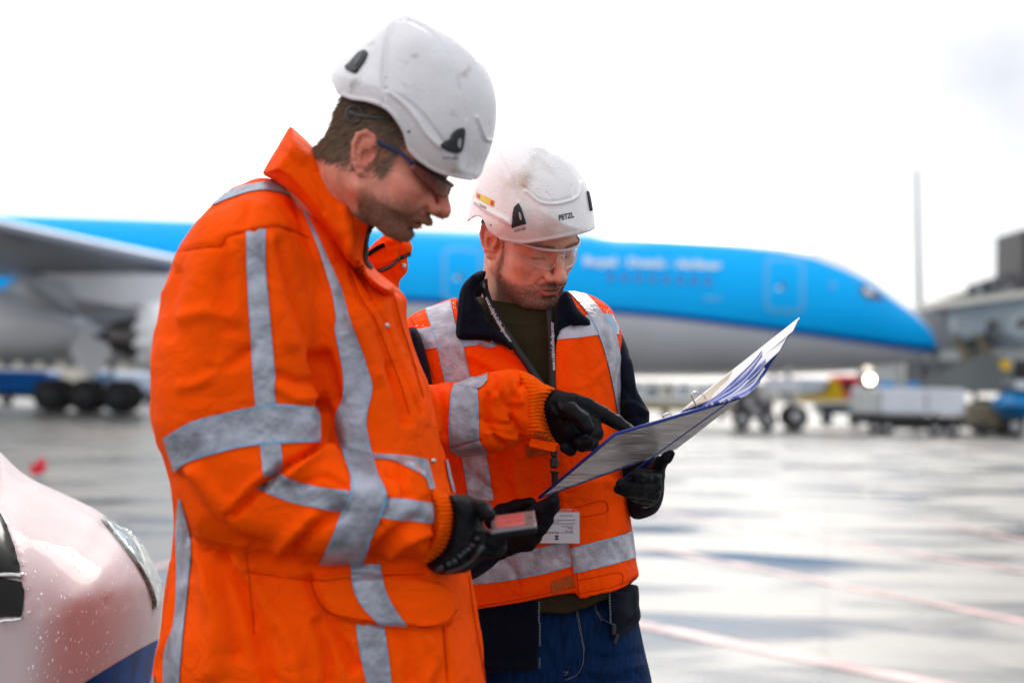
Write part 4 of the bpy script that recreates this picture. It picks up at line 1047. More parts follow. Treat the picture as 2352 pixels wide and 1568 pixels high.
# ================================================================= clothes of person 2
torso2 = [(905, 790), (925, 745), (945, 722), (979, 707), (1032, 689), (1090, 668), (1190, 650), (1260, 655), (1302, 668), (1345, 678), (1380, 687), (1405, 706), (1420, 735), (1429, 770), (1432, 836), (1431, 882), (1427, 961), (1428, 1060),
          (1436, 1147), (1446, 1205), (1457, 1278), (1468, 1322), (1440, 1342), (1400, 1357), (1330, 1369), (1265, 1371), (1174, 1388), (1091, 1400), (1000, 1408), (930, 1400), (915, 1200), (905, 1000), (900, 880)]
Vcut = Z5([(480, -60), (490, 300), (640, 445), (820, 482), (870, 515), (905, 542), (960, 600), (1000, 645), (1040, 722), (1090, 800), (1140, 900), (1160, 1000), (1165, 900), (1160, 780), (1168, 600), (1172, 480), (1178, 400), (1255, 105), (1200, -120), (480, -120)])
hem = [(600, 500), (2000, 500), (2000, 1300), (1468, 1322), (1440, 1342), (1400, 1357), (1337, 1371), (1326, 1371), (1322, 1360), (1265, 1371), (1174, 1388), (1091, 1400), (1000, 1408), (600, 1440)]
torso2 = torso2[:-8]; k_ = [i for i, p in enumerate(torso2) if p[1] >= 1320]
torso2 = [p for p in torso2 if p[1] < 1335] + [(1478, 1400), (1480, 1560), (930, 1560), (915, 1300), (912, 1200), (905, 1000), (900, 880)]
s = Sculpt(0.0040); s.puff(torso2, 2.74, 0.160, 120, sm=1); s.cut(Vcut, 1, 2.82, 0.004, 's', sm=1); s.cut(hem, 1, 9, 0.001, 'i')
vv, vq = s.build()
vf = [(Z5([(640, 480), (720, 530), (820, 590), (950, 650)]), 7, -0.005), (Z5([(560, 560), (700, 620), (820, 700)]), 10, 0.004), (Z5([(1260, 520), (1270, 700), (1250, 850)]), 12, 0.004), (Z5([(1350, 480), (1370, 650), (1400, 900)]), 12, -0.004),
      (Z5([(620, 1400), (680, 1460), (760, 1520)]), 8, -0.005), (Z5([(900, 1250), (880, 1400), (900, 1530)]), 14, 0.007), (Z5([(780, 1250), (800, 1400), (860, 1540)]), 12, -0.006), (Z5([(1010, 1250), (1020, 1400), (1000, 1530)]), 12, -0.005),
      (Z6([(1180, 400), (1200, 520), (1190, 640)]), 9, -0.005), (Z6([(1260, 420), (1270, 560), (1280, 640)]), 8, 0.005), (Z6([(560, 1010), (700, 1000), (830, 960)]), 9, 0.003), (Z6([(500, 800), (600, 860), (640, 960)]), 8, -0.003),
      (Z6([(400, 1090), (600, 1060), (780, 1025), (980, 980)]), 3, -0.0025), (Z6([(1010, 1020), (1200, 985), (1370, 925)]), 3, -0.0025), (Z6([(1060, 760), (1100, 830), (1060, 890)]), 4, -0.003), (Z6([(1200, 720), (1240, 780), (1260, 830)]), 4, -0.003)]
vv = carve(relax(vv, vq, 2), vq, vf, [(Z6([(870, 380), (905, 500), (962, 720), (985, 900), (1000, 1050), (1100, 1100), (1450, 1000), (1400, 400), (1200, 300)]), 3, 0.005)], noise=((6, 0.004), (14, 0.0018), (30, 0.0008), (9, 0.007, (1.3, 1, .5))))
vest = link('vest', make_mesh('vest', vv, [vq]), M_orange2, person2); bv = bvh_of(vv, vq)
s = Sculpt(0.005); s.puff([(930, 740), (1050, 690), (1190, 660), (1340, 690), (1410, 750), (1420, 900), (1420, 1100), (1440, 1300), (1445, 1500), (1445, 1600), (920, 1600), (905, 1000)], 2.74, 0.140, 105); s.cut([(600, 400), (2000, 400), (2000, 1340), (1420, 1368), (1378, 1379), (1344, 1395), (1298, 1408), (1242, 1406), (1100, 1410), (600, 1430)], 1, 9, 0.004, 'i')
tv, tq = s.build()
tv = carve(relax(tv, tq, 1), tq, [(Z6([(790, 1090), (950, 1100), (1100, 1060)]), 4, -0.003), (Z5([(960, 420), (1000, 600), (1080, 800)]), 6, 0.003), (Z5([(850, 340), (950, 350), (1050, 330), (1130, 290)]), 3, 0.0035)], noise=((12, 0.003),))
tshirt = link('t_shirt', make_mesh('t_shirt', tv, [tq]), M_olive, person2); bt = bvh_of(tv, tq)
# fleece body below the vest, open at the front
fle = [(1000, 1300), (1440, 1300), (1466, 1333), (1469, 1370), (1467, 1390), (1473, 1410), (1472, 1425), (1461, 1441), (1440, 1455), (1412, 1470), (1404, 1440), (1240, 1500), (1240, 1536), (1174, 1543), (1117, 1543), (1000, 1560), (930, 1500), (930, 1330)]
s = Sculpt(0.0045); s.puff([p for p in fle if p[1] < 1450 and p[0] > 1440] + [(1480, 1480), (1490, 1700), (930, 1700), (920, 1300)], 2.74, 0.150, 90, sm=1); s.cut([(600, 1200), (1700, 1200), (1700, 1400), (1473, 1412), (1461, 1441), (1440, 1455), (1412, 1472), (1405, 1500), (1240, 1536), (1174, 1543), (1117, 1543), (600, 1560)], 1, 9, .003, 'i'); s.cut([(1238, 1250), (1238, 1700), (1450, 1700), (1412, 1476), (1403, 1430), (1397, 1357), (1390, 1250)], 1, 2.76, 0.003, 's')
lv, lq = s.build(); lv = carve(relax(lv, lq, 1), lq, [(Z6([(1240, 1230), (1310, 1200), (1390, 1140)]), 4, -0.005), (Z6([(450, 1420), (600, 1425), (770, 1410)]), 5, -0.004), (Z6([(450, 1250), (560, 1200), (700, 1130)]), 12, -0.006)], noise=((10, 0.005), (25, 0.002)))
fleece = link('fleece_jacket', make_mesh('fleece_jacket', lv, [lq]), M_navy, person2); bl = bvh_of(lv, lq)
teeth('zip_teeth', bl, [(1236, 1384), (1237, 1450), (1236, 1534)], fleece, 46, off=0.003)
teeth('zip_teeth', bl, [(1401, 1360), (1404, 1420), (1412, 1440)], fleece, 26, off=0.003)
zp = MB(); zp.box(at(1410, 1445, 2.60), (0.008, 0.005, 0.020), bevel=0.002); zp.box(at(1416, 1466, 2.60), (0.006, 0.003, 0.018), ry=0.3, bevel=0.001); zp.build('zip_slider', M_black, fleece)
# fleece sleeves
s = Sculpt(0.0038)
s.puff([(1395, 740), (1425, 756), (1440, 790), (1455, 840), (1461, 885), (1474, 912), (1489, 934), (1494, 955), (1491, 975), (1500, 1000), (1516, 1050), (1526, 1090), (1526, 1118), (1522, 1147), (1510, 1174), (1490, 1186), (1463, 1194), (1444, 1184), (1432, 1150), (1420, 1080), (1410, 1000), (1406, 900), (1396, 800)], 2.735, 0.085, 45, sx=-0.0006)
sv, sq = s.build(); sv = carve(relax(sv, sq, 1), sq, [(Z5([(1650, 780), (1720, 860), (1800, 920)]), 7, -0.007), (Z5([(1660, 900), (1740, 900), (1810, 960)]), 7, 0.006), (Z5([(1650, 1000), (1720, 980), (1800, 990)]), 5, -0.005), (Z5([(1690, 600), (1710, 700), (1700, 800)]), 8, 0.004)], noise=((12, 0.005),))
link('fleece_sleeve', make_mesh('fleece_sleeve', sv, [sq]), M_navy, person2)
s = Sculpt(0.004)
s.puff([(950, 745), (965, 765), (975, 810), (985, 860), (995, 900), (990, 1000), (1000, 1150), (1080, 1200), (1150, 1235), (1176, 1262), (1150, 1284), (1124, 1308), (1078, 1337), (1020, 1335), (950, 1280), (920, 1150), (905, 1000), (900, 850), (920, 760)], 2.60, 0.07, 45)
sv, sq = s.build(); sv = carve(relax(sv, sq, 1), sq, noise=((12, 0.005),))
link('fleece_sleeve', make_mesh('fleece_sleeve', sv, [sq]), M_navy, person2)
# fleece collar flaps
def flap2(poly, Yc, T_, R, sx, sy, strokes):
    s = Sculpt(0.0028); s.puff(poly, Yc, T_, R, sm=1, sx=sx, sy=sy); v, q = s.build()
    v = carve(relax(v, q, 1), q, strokes, noise=((18, 0.003),)); o = link('fleece_collar', make_mesh('fleece_collar', v, [q]), M_navy, person2); return o, bvh_of(v, q)
cL, bL = flap2(Z2([(355, 1003), (300, 1010), (240, 1045), (185, 1095), (152, 1160), (138, 1250), (130, 1380), (120, 1470), (150, 1502), (280, 1500), (400, 1500), (470, 1530), (530, 1590), (500, 1500), (440, 1440), (385, 1420), (345, 1350), (310, 1270), (270, 1210), (248, 1160), (290, 1110), (335, 1085)]), 2.60, 0.022, 14, -0.0002, -0.0002,
    [(Z2([(160, 1180), (150, 1300), (140, 1450), (280, 1480), (390, 1480)]), 3, -0.003), (Z2([(250, 1060), (230, 1200), (240, 1350)]), 8, 0.004), (Z2([(350, 1380), (380, 1430), (380, 1490)]), 4, 0.004)])
cR, bR = flap2(Z2([(900, 1150), (930, 1200), (960, 1270), (1010, 1320), (1055, 1350), (1078, 1388), (1050, 1405), (960, 1402), (880, 1412), (852, 1440), (838, 1500), (830, 1600), (815, 1600), (818, 1450), (822, 1340), (838, 1250), (860, 1190)]), 2.60, 0.022, 14, 0.0002, 0.0,
    [(Z2([(850, 1290), (880, 1350), (930, 1400)]), 4, -0.004), (Z2([(930, 1370), (1000, 1385), (1060, 1375)]), 3, -0.003), (Z2([(900, 1220), (920, 1290), (960, 1350)]), 6, 0.004)])
teeth('zip_teeth', bL, Z2([(150, 1503), (250, 1500), (350, 1503), (400, 1506), (450, 1530), (520, 1580)]), cL, 56, off=0.002)
teeth('zip_teeth', bR, Z2([(1070, 1395), (1000, 1405), (900, 1410), (860, 1430), (840, 1480), (832, 1560)]), cR, 44, off=0.002)
s = Sculpt(0.004); s.puff([(1120, 620), (1095, 622), (1068, 645), (1054, 670), (1048, 740), (1100, 770), (1290, 760), (1330, 720), (1302, 668), (1260, 650), (1190, 640)], 2.83, 0.06, 30); nv, nq = s.build()
link('fleece_collar', make_mesh('fleece_collar', nv, [nq]), M_navy, person2)

drops('water_drops', bv, Z5([(160, 270), (470, 180), (480, 440), (560, 740), (380, 740), (330, 540), (190, 390)]), 130, 0.0017, M_drop, vest, 12)
drops('water_drops', bv, Z5([(1260, 120), (1390, 145), (1560, 240), (1640, 600), (1630, 960), (1580, 900), (1480, 440), (1380, 270)]), 170, 0.0017, M_drop, vest, 13)
T2 = lambda l, r, b=bv, p=vest, m=None: strip('reflective_strip', b, l, r, m or M_tape2, p, 0.0022)
T2(Z5([(265, 235), (300, 350), (345, 500), (395, 730), (460, 1000), (515, 1260), (565, 1568)]), Z5([(440, 180), (475, 350), (530, 500), (575, 715), (640, 1000), (690, 1250), (738, 1568)]))
patch('reflective_strip', bv, Z5([(186, 384), (330, 354), (480, 343), (640, 380), (830, 472), (700, 512), (640, 484), (540, 500), (350, 506), (247, 522)]), M_tape2, vest, 0.0016, sm=0)
patch('reflective_strip', bv, Z5([(1180, 400), (1300, 330), (1400, 276), (1600, 268), (1632, 410), (1470, 416), (1330, 436), (1182, 449)]), M_tape2, vest, 0.0016, sm=0)
T2(Z5([(1250, 105), (1330, 190), (1400, 280), (1470, 420), (1520, 570), (1560, 740), (1590, 900), (1602, 980)]), Z5([(1382, 138), (1450, 205), (1540, 325), (1588, 410), (1618, 560), (1640, 700), (1640, 800), (1628, 1000)]))
T2(Z6([(320, 830), (560, 795), (800, 737), (958, 712)]), Z6([(340, 972), (560, 947), (780, 907), (974, 856)]))
T2(Z6([(963, 746), (1100, 712), (1240, 675), (1335, 642)]), Z6([(986, 900), (1150, 862), (1260, 835), (1356, 803)]))
patch('velcro_patch', bv, Z6([(840, 950), (977, 906), (992, 985), (848, 1028)]), M_velcro, vest, 0.0016, sm=0)
patch('velcro_patch', bv, Z5([(960, 1178), (1150, 1215), (1130, 1248), (975, 1272)]), M_velcro, vest, 0.0016, sm=0)
for pts in (Z6([(1000, 945), (1100, 925), (1262, 897), (1275, 960)]), Z6([(1010, 1023), (1200, 987), (1368, 927)]), Z6([(400, 1100), (600, 1068), (780, 1032), (985, 985)]), Z6([(1000, 740), (1000, 900), (1015, 1040)]),
            Z6([(985, 500), (1060, 482), (1160, 460), (1178, 525), (1030, 560)]), Z5([(160, 300), (240, 450), (290, 620), (330, 735)]), Z5([(860, 540), (940, 590), (1010, 680)])):
    line('stitching', bv, pts, 0.75, M_stitch, vest, 0.0018, 4)
# lanyard
M_lan = mat('lanyard_black', (0.012, 0.012, 0.018), 0.6, var=0.1)
M_white = mat('white_print', (0.62, 0.62, 0.70), 0.6, var=0.02)
lan = link('lanyard', None, None, person2)
def wstrip(name, ctr, w, Ys, mt, parent, th=0.0015):
    C_ = resample([(x, y) for x, y in ctr], 24); Yi = np.interp(np.linspace(0, 1, 24), np.linspace(0, 1, len(Ys)), Ys); l, r = band(C_, w)
    vs = [];
    for i in range(24): vs += [at(l[i][0], l[i][1], Yi[i]), at(r[i][0], r[i][1], Yi[i])]
    q = np.array([(2 * i, 2 * i + 1, 2 * i + 3, 2 * i + 2) for i in range(23)])
    o = link(name, make_mesh(name, vs, [q]), mt, parent); thick(o, th, 1); return np.array(vs), q
lv1, lq1 = wstrip('strap', Z5([(672, 30), (676, 90), (697, 160), (735, 250), (790, 350), (850, 440), (905, 525), (960, 600), (1040, 720), (1100, 800)]), 8.5, [2.64, 2.60, 2.575, 2.57, 2.57, 2.565], M_lan, lan)
lv2, lq2 = wstrip('strap', Z5([(1128, 225), (1135, 330), (1143, 450), (1146, 600), (1148, 780), (1155, 1000), (1160, 1200)]), 8, [2.60, 2.585, 2.58, 2.575, 2.57, 2.565], M_lan, lan)
b1 = bvh_of(lv1, lq1); b2 = bvh_of(lv2, lq2)
def letter_path(text, bvh, pts, h_px, mt, parent, off=0.003, flip=1):
    P = spline(pts, 8); A = np.array(P); sl = np.concatenate([[0], np.cumsum(np.hypot(*np.diff(A, axis=0).T))])
    cu = bpy.data.curves.new('l', 'FONT'); cu.body = text; cu.resolution_u = 1; cu.offset = 0.015
    t = bpy.data.objects.new('tmp_text', cu); COL.objects.link(t); dg = bpy.context.evaluated_depsgraph_get(); me = bpy.data.meshes.new_from_object(t.evaluated_get(dg)); bpy.data.objects.remove(t)
    v = np.zeros(len(me.vertices) * 3, np.float32); me.vertices.foreach_get('co', v); v = v.reshape(-1, 3); faces = [tuple(p.vertices) for p in me.polygons]; bpy.data.meshes.remove(me); bpy.data.curves.remove(cu)
    x = (v[:, 0] - v[:, 0].min()) / np.ptp(v[:, 0]) * sl[-1]; y = (v[:, 1] - 0.33) / 0.70 * h_px
    cx = np.interp(x, sl, A[:, 0]); cy = np.interp(x, sl, A[:, 1]); tx = np.interp(x + 2, sl, A[:, 0]) - np.interp(x - 2, sl, A[:, 0]); ty = np.interp(x + 2, sl, A[:, 1]) - np.interp(x - 2, sl, A[:, 1]); ln = np.hypot(tx, ty)
    P2 = np.stack([cx + y * ty / ln, cy - y * tx / ln], 1); Wp = conform(bvh, [tuple(a) for a in P2], off)
    fs3 = np.array([f for f in faces if len(f) == 3]).reshape(-1, 3).astype(int); fs4 = np.array([f for f in faces if len(f) == 4]).reshape(-1, 4).astype(int)
    return link('lettering', make_mesh('lettering', Wp, [f for f in (fs3, fs4) if len(f)], smooth=False), mt, parent)
letter_path('www.schiphol.nl/badgecenter', b1, Z5([(690, 158), (735, 252), (790, 352), (862, 466)]), 9, M_white, lan)
letter_path('www.schiphol.nl/badgecenter', b2, Z5([(1158, 665), (1150, 500), (1145, 330)]), 8.5, M_white, lan)
letter_path('schiphol', b1, Z5([(672, 60), (677, 95)]), 7, M_white, lan)
bk_ = MB(); Yb = 2.553
bk_.box(at(1273, 1041, Yb), (0.0125, 0.004, 0.013), bevel=0.002); bk_.box(at(1273, 1062, Yb), (0.0150, 0.007, 0.020), bevel=0.003); bk_.box(at(1274, 1083, Yb), (0.0165, 0.006, 0.006), bevel=0.002)
bk_.build('buckle', M_black, lan)
sv_, sq_ = wstrip('strap', [(1274, 1086), (1275, 1110), (1276, 1140), (1280, 1170)], 7.5, [2.553, 2.552, 2.55], M_lan, lan)
bw = MB(); bw.box(at(1272.5, 1053, Yb - .001), (0.0105, 0.002, 0.0016)); bw.box(at(1274, 1080, Yb - .004), (0.012, 0.002, 0.0014)); bw.build('buckle_gap', M_orange2, lan)
# badge
bq = ZL([(1500, 470), (2083, 468), (2088, 842), (1500, 838)]); Yb = 2.545
bdg = MB(); bdg.prism(W(smooth_poly(ZL([(1490, 464), (2086, 464), (2092, 480), (2095, 846), (2085, 852), (1490, 848)]), 0), Yb), (0, 0.002, 0))
card = bdg.build('badge', mat('badge_white', (0.60, 0.62, 0.70), 0.3, var=0.03, coat=0.5), lan)
hb = MB(); hb.prism(W(ZL([(1480, 420), (2035, 418), (2100, 470), (2105, 850), (2090, 862), (1480, 858)]), Yb + 0.003), (0, 0.0025, 0)); hb.build('badge_holder', mat('clear_holder', (0.9, 0.75, 0.72), 0.12, trans=0.7, alpha=0.5), card)
hs_ = MB(); hs_.disc(at(*ZL([(2026, 440)])[0], Yb + .001), (0, 1, 0), 0.003, 0.002, 12); hs_.build('badge_slot', M_orange2, card)
def btxt(text, x0, x1, y, h=20, bold=0.0):
    p0 = at(*ZL([(x0, y)])[0], Yb - .0008); p1 = at(*ZL([(x1, y)])[0], Yb - .0008); u = at(*ZL([(x0, y - h)])[0], Yb - .0008)
    lettering('lettering', text, None, None, None, None, M_print, card, world_pts=(p0, p1 - p0, u - p0), bold=bold)
btxt('Display Pass Clearly', 1850, 2015, 514); btxt('Property of Schiphol Nederland BV.', 1700, 2048, 570); btxt('Return to', 1700, 1835, 590); btxt('1110 VG Luchthaven Schiphol (NL)', 1700, 2030, 615)
btxt('CMS cardnumber', 1868, 2012, 650); btxt('4313886', 1945, 2012, 674); btxt('Expiry date', 1918, 2012, 706); btxt('Emergency? 020 601 2222', 1590, 1838, 728, bold=.02); btxt('February 15, 2024', 1862, 2014, 728)
btxt('1983', 1690, 1730, 672)
em = MB()
for (x0, y0, x1, y1) in ((1786, 754, 1834, 764), (1786, 798, 1834, 808), (1786, 764, 1800, 770), (1820, 764, 1834, 770), (1786, 792, 1800, 798), (1820, 792, 1834, 798)): em.prism(W(ZL([(x0, y0), (x1, y0), (x1, y1), (x0, y1)]), Yb - .001), (0, .0008, 0))
for a0 in range(16):
    a1, a2 = a0 * math.pi / 8, (a0 + 1) * math.pi / 8
    em.prism(W(ZL([(1810 + 15 * math.cos(a1), 781 + 15 * math.sin(a1)), (1810 + 15 * math.cos(a2), 781 + 15 * math.sin(a2)), (1810 + 10 * math.cos(a2), 781 + 10 * math.sin(a2)), (1810 + 10 * math.cos(a1), 781 + 10 * math.sin(a1))]), Yb - .001), (0, .0008, 0))
em.prism(W(ZL([(1806, 775), (1814, 775), (1814, 788), (1806, 788)]), Yb - .001), (0, .0008, 0)); em.build('eye_emblem', M_print, card)

# jeans and legs
M_denim = mat('dark_denim', (0.004, 0.026, 0.10), 0.8, var=0.35, vscale=30, bump=0.0008, bscale=900, stretch=(6, 6, 1), col2=(0.002, 0.013, 0.05), spec=.1, wr=(14, .012))
s = Sculpt(0.0055)
s.puff([(1080, 1350), (1250, 1340), (1440, 1340), (1462, 1400), (1468, 1440), (1477, 1480), (1488, 1531), (1498, 1575), (1508, 1700), (1505, 1900), (1320, 1900), (1300, 1700), (1290, 1900), (1080, 1900), (1070, 1600)], 2.75, 0.125, 90)
for x0, x1 in ((1185, 1170), (1400, 1420)): chain_px(s, [(x0, 1850, 2.76), (x1, 2200, 2.80), (x1, 2510, 2.84)], [105, 72, 58], 0.02)
dv, dq = s.build()
df = [(Z6([(905, 1150), (915, 1300), (925, 1420), (915, 1560)]), 3, -0.004), (Z6([(920, 1150), (935, 1300), (940, 1430)]), 5, 0.004), (Z6([(1000, 1130), (1030, 1300), (1040, 1430), (1000, 1520), (920, 1550)]), 2.5, -0.0025),
      (Z6([(1110, 1070), (1140, 1160), (1200, 1200)]), 3, -0.003), (Z6([(1100, 1400), (1220, 1420), (1380, 1380)]), 6, -0.005), (Z6([(1060, 1480), (1200, 1500), (1400, 1460)]), 7, 0.005), (Z6([(1000, 1540), (1200, 1560), (1420, 1530)]), 6, -0.004), (Z6([(700, 1200), (800, 1350), (860, 1500)]), 8, -0.004)]
dv = carve(relax(dv, dq, 1), dq, df, noise=((10, 0.004), (28, 0.0015)))
jeans = link('jeans', make_mesh('jeans', dv, [dq]), M_denim, person2); bd = bvh_of(dv, dq)
M_dstitch = mat('denim_stitch', (0.22, 0.19, 0.17), 0.8)
for pts in (Z6([(994, 1120), (1015, 1230), (1040, 1370), (1030, 1470), (985, 1525), (925, 1548)]), Z6([(1003, 1120), (1024, 1230), (1048, 1370)]), Z6([(1108, 1068), (1125, 1130), (1160, 1180), (1205, 1205)]), Z6([(1098, 1068), (1116, 1135), (1150, 1188)]), Z6([(920, 1500), (950, 1498), (925, 1520)])):
    line('seam_stitching', bd, pts, 0.6, M_dstitch, jeans, 0.0015, 3)
M_trousers = fabric('navy_work_trousers', (0.012, 0.016, 0.035))
s = Sculpt(0.008)
for x0, yy in ((640, 2.15), (830, 2.36)): chain_px(s, [(x0, 1650, yy), (x0 - 5, 2200, yy), (x0 + 5, 2560, yy)], [130, 95, 78], 0.03)
lv_, lq_ = s.build(); link('trousers', make_mesh('trousers', lv_, [lq_]), M_trousers, person1)
M_boot = mat('black_boot', (0.02, 0.018, 0.016), 0.5)
def boot(x, y, ang, parent):
    s = Sculpt(0.006); d = V(math.cos(ang), math.sin(ang), 0); c = V(x, y, 0)
    s.cap(c + (0, 0, .22), c + (0, 0, .07), .065, .058, .02); s.cap(c + (0, 0, .055), c + d * .17 + (0, 0, .05), .052, .05, .03)
    s.slab(lambda X, Y, Z: -(Z - 0.002), 0, 'i'); v, q = s.build(); link('boot', make_mesh('boot', v, [q]), M_boot, parent)
for px_, Y_ in ((640, 2.15), (835, 2.36)): p = at(px_, 2560, Y_); boot(p[0], p[1], -0.1, person1)
for px_, Y_ in ((1170, 2.84), (1420, 2.84)): p = at(px_, 2510, Y_); boot(p[0], p[1], -0.9, person2)

# ================================================================= gloves
def glove(name, build, parent, h=0.0022, strokes=(), label=None):
    s = Sculpt(h); build(s); v, q = s.build(); v = relax(v, q, 1, .4)
    v = carve(v, q, strokes, noise=((35, 0.0012),)); o = link(name, make_mesh(name, v, [q]), M_glove, parent)
    return o, bvh_of(v, q)
def P_(f, pts): return [(*f([(a, b)])[0], Y) for a, b, Y in pts]
def g_point(s):
    c = lambda pts, r, k=0.005: chain_px(s, P_(ZH, pts), [x * .238 for x in r], k)
    c([(150, 430, 2.47), (260, 430, 2.465)], [120, 150])
    c([(285, 400, 2.465), (440, 400, 2.47)], [125, 110], 0.012)
    c([(300, 520, 2.46), (440, 620, 2.45)], [110, 150], 0.012)
    c([(470, 380, 2.475), (600, 425, 2.475), (745, 495, 2.47), (880, 570, 2.465), (985, 640, 2.455), (1060, 690, 2.44)], [88, 85, 78, 68, 56, 50], 0.004)   # index
    c([(300, 470, 2.43), (440, 460, 2.415), (545, 540, 2.405), (610, 630, 2.40)], [60, 78, 76, 62], 0.005)                                            # thumb
    c([(520, 500, 2.46), (660, 600, 2.455), (690, 690, 2.44), (600, 760, 2.42), (520, 770, 2.42)], [80, 76, 70, 68, 58], 0.004)                    # middle
    c([(430, 560, 2.46), (640, 700, 2.465), (650, 790, 2.45), (550, 810, 2.43)], [80, 70, 60, 58], 0.004)
    c([(380, 600, 2.46), (470, 760, 2.46), (440, 840, 2.445), (390, 820, 2.43)], [80, 66, 62, 54], 0.004)
    c([(320, 640, 2.46), (360, 740, 2.455)], [90, 60], 0.01)
gl1, _b = glove('glove', g_point, person1, strokes=[(ZH([(280, 400), (310, 480), (370, 520)]), 5, -0.005), (ZH([(320, 390), (345, 450)]), 4, 0.004), (ZH([(470, 560), (520, 640), (600, 690)]), 4, -0.005), (ZH([(500, 350), (540, 420), (600, 480)]), 4, -0.003), (ZH([(620, 690), (700, 720)]), 4, -0.003)])
def g_phone(s):
    s.puff(ZL([(440, 260), (490, 240), (600, 236), (700, 245), (780, 285), (860, 325), (900, 380), (930, 520), (880, 600), (900, 650), (1000, 700), (1080, 740), (1160, 815), (1182, 900), (1165, 975), (1060, 1045), (930, 1040), (800, 1120), (690, 1215), (600, 1225), (520, 1245), (400, 1248), (320, 1238), (240, 1190), (165, 1130), (250, 1060), (350, 900), (420, 600)]), 2.09, 0.050, 42)
    c = lambda pts, r, k=0.004: chain_px(s, P_(ZL, pts), [x * .183 for x in r], k)
    c([(760, 380, 2.07), (900, 420, 2.035), (960, 500, 2.02)], [100, 95, 88], 0.004)          # thumb over the phone
    c([(700, 780, 2.06), (900, 800, 2.03), (1060, 850, 2.03), (1120, 900, 2.04)], [110, 100, 95, 60], 0.003)
    c([(600, 900, 2.06), (850, 930, 2.03), (1000, 960, 2.035)], [110, 95, 80], 0.003)
gl2, bg2 = glove('glove', g_phone, person1, strokes=[(ZL([(860, 560), (900, 660), (1050, 760)]), 4, -0.005), (ZL([(880, 640), (980, 710), (1100, 790), (1160, 850)]), 4, 0.003), (ZL([(420, 1180), (600, 1110), (760, 1000), (900, 870)]), 4, 0.003)])
for (x, y, r) in ((815, 795, 26), (755, 880, 26), (700, 930, 34), (650, 970, 36), (600, 1010, 34), (530, 1075, 36), (460, 1110, 34), (360, 1160, 36), (320, 1180, 30)):
    o = patch('knuckle_pad', bg2, ZL([(x + r * math.cos(a), y + r * .9 * math.sin(a)) for a in np.linspace(0, 6.28, 9)[:-1]]), mat('grey_rubber', (0.05, 0.055, 0.065), 0.5) if 'grey_rubber' not in bpy.data.materials else bpy.data.materials['grey_rubber'], gl2, 0.0022, cell=3)
    if o: thick(o, 0.003)
line('knuckle_bar', bg2, ZL([(420, 1215), (600, 1150), (760, 1040), (900, 880)]), 4, bpy.data.materials['grey_rubber'], gl2, 0.0022)
def g_corner(s):
    c = lambda pts, r, k=0.004: chain_px(s, P_(ZL, pts), [x * .183 for x in r], k)
    c([(1020, 560, 2.50), (1130, 470, 2.50), (1320, 400, 2.49), (1480, 350, 2.47)], [120, 110, 95, 78], 0.006)     # back fingers and thumb behind the cover
    c([(1100, 900, 2.47), (1180, 700, 2.46)], [150, 150], 0.01)
    c([(1150, 820, 2.44), (1400, 600, 2.42), (1600, 430, 2.395), (1770, 320, 2.385)], [130, 120, 95, 78], 0.005)
    c([(1200, 900, 2.44), (1450, 700, 2.42), (1650, 520, 2.40), (1775, 400, 2.39)], [110, 120, 98, 76], 0.004)
    c([(1250, 880, 2.44), (1480, 790, 2.42), (1600, 660, 2.405), (1690, 560, 2.40)], [100, 110, 92, 80], 0.004)
    c([(1280, 880, 2.44), (1440, 850, 2.43), (1560, 780, 2.42)], [95, 105, 70], 0.004)
    c([(1040, 940, 2.46), (1100, 860, 2.46)], [120, 120], 0.01)
gl3, _b = glove('glove', g_corner, person2, strokes=[(ZL([(1420, 480), (1600, 350), (1760, 260)]), 4, -0.004)])
def Zg(p): return [(x * .1465 + 1378, y * .1465 + 976.1) for x, y in p]
def g_right(s):
    c = lambda pts, r, k=0.004: chain_px(s, P_(Zg, pts), [x * .1465 for x in r], k)
    c([(750, 850, 2.50), (880, 760, 2.49), (960, 580, 2.46), (1050, 510, 2.445), (1115, 450, 2.44)], [150, 130, 95, 85, 68], 0.006)   # thumb
    c([(850, 820, 2.46), (720, 800, 2.42), (580, 770, 2.395)], [120, 112, 98], 0.003)
    c([(850, 950, 2.46), (600, 930, 2.43), (440, 930, 2.41), (330, 920, 2.40)], [130, 120, 110, 88], 0.003)
    c([(820, 1060, 2.47), (600, 1040, 2.44), (420, 1030, 2.42), (290, 1000, 2.41)], [130, 105, 92, 78], 0.003)
    c([(780, 1130, 2.48), (620, 1130, 2.46), (500, 1110, 2.44)], [110, 92, 75], 0.003)
    c([(860, 960, 2.50), (760, 1120, 2.52), (700, 1200, 2.56)], [130, 130, 110], 0.02)
gl4, _b = glove('glove', g_right, person2, strokes=[(Zg([(840, 800), (880, 860), (800, 920), (720, 900)]), 5, -0.003), (Zg([(500, 700), (700, 700), (900, 720)]), 4, -0.003)])
s = Sculpt(0.0024); chain_px(s, P_(Zg, [(560, 1215, 2.52), (640, 1245, 2.52), (720, 1230, 2.52), (800, 1180, 2.53), (870, 1100, 2.54)]), [4, 5, 5, 5, 4], 0.001); gv, gq = s.build(); link('glove_cuff', make_mesh('glove_cuff', gv, [gq]), M_glove, gl4)

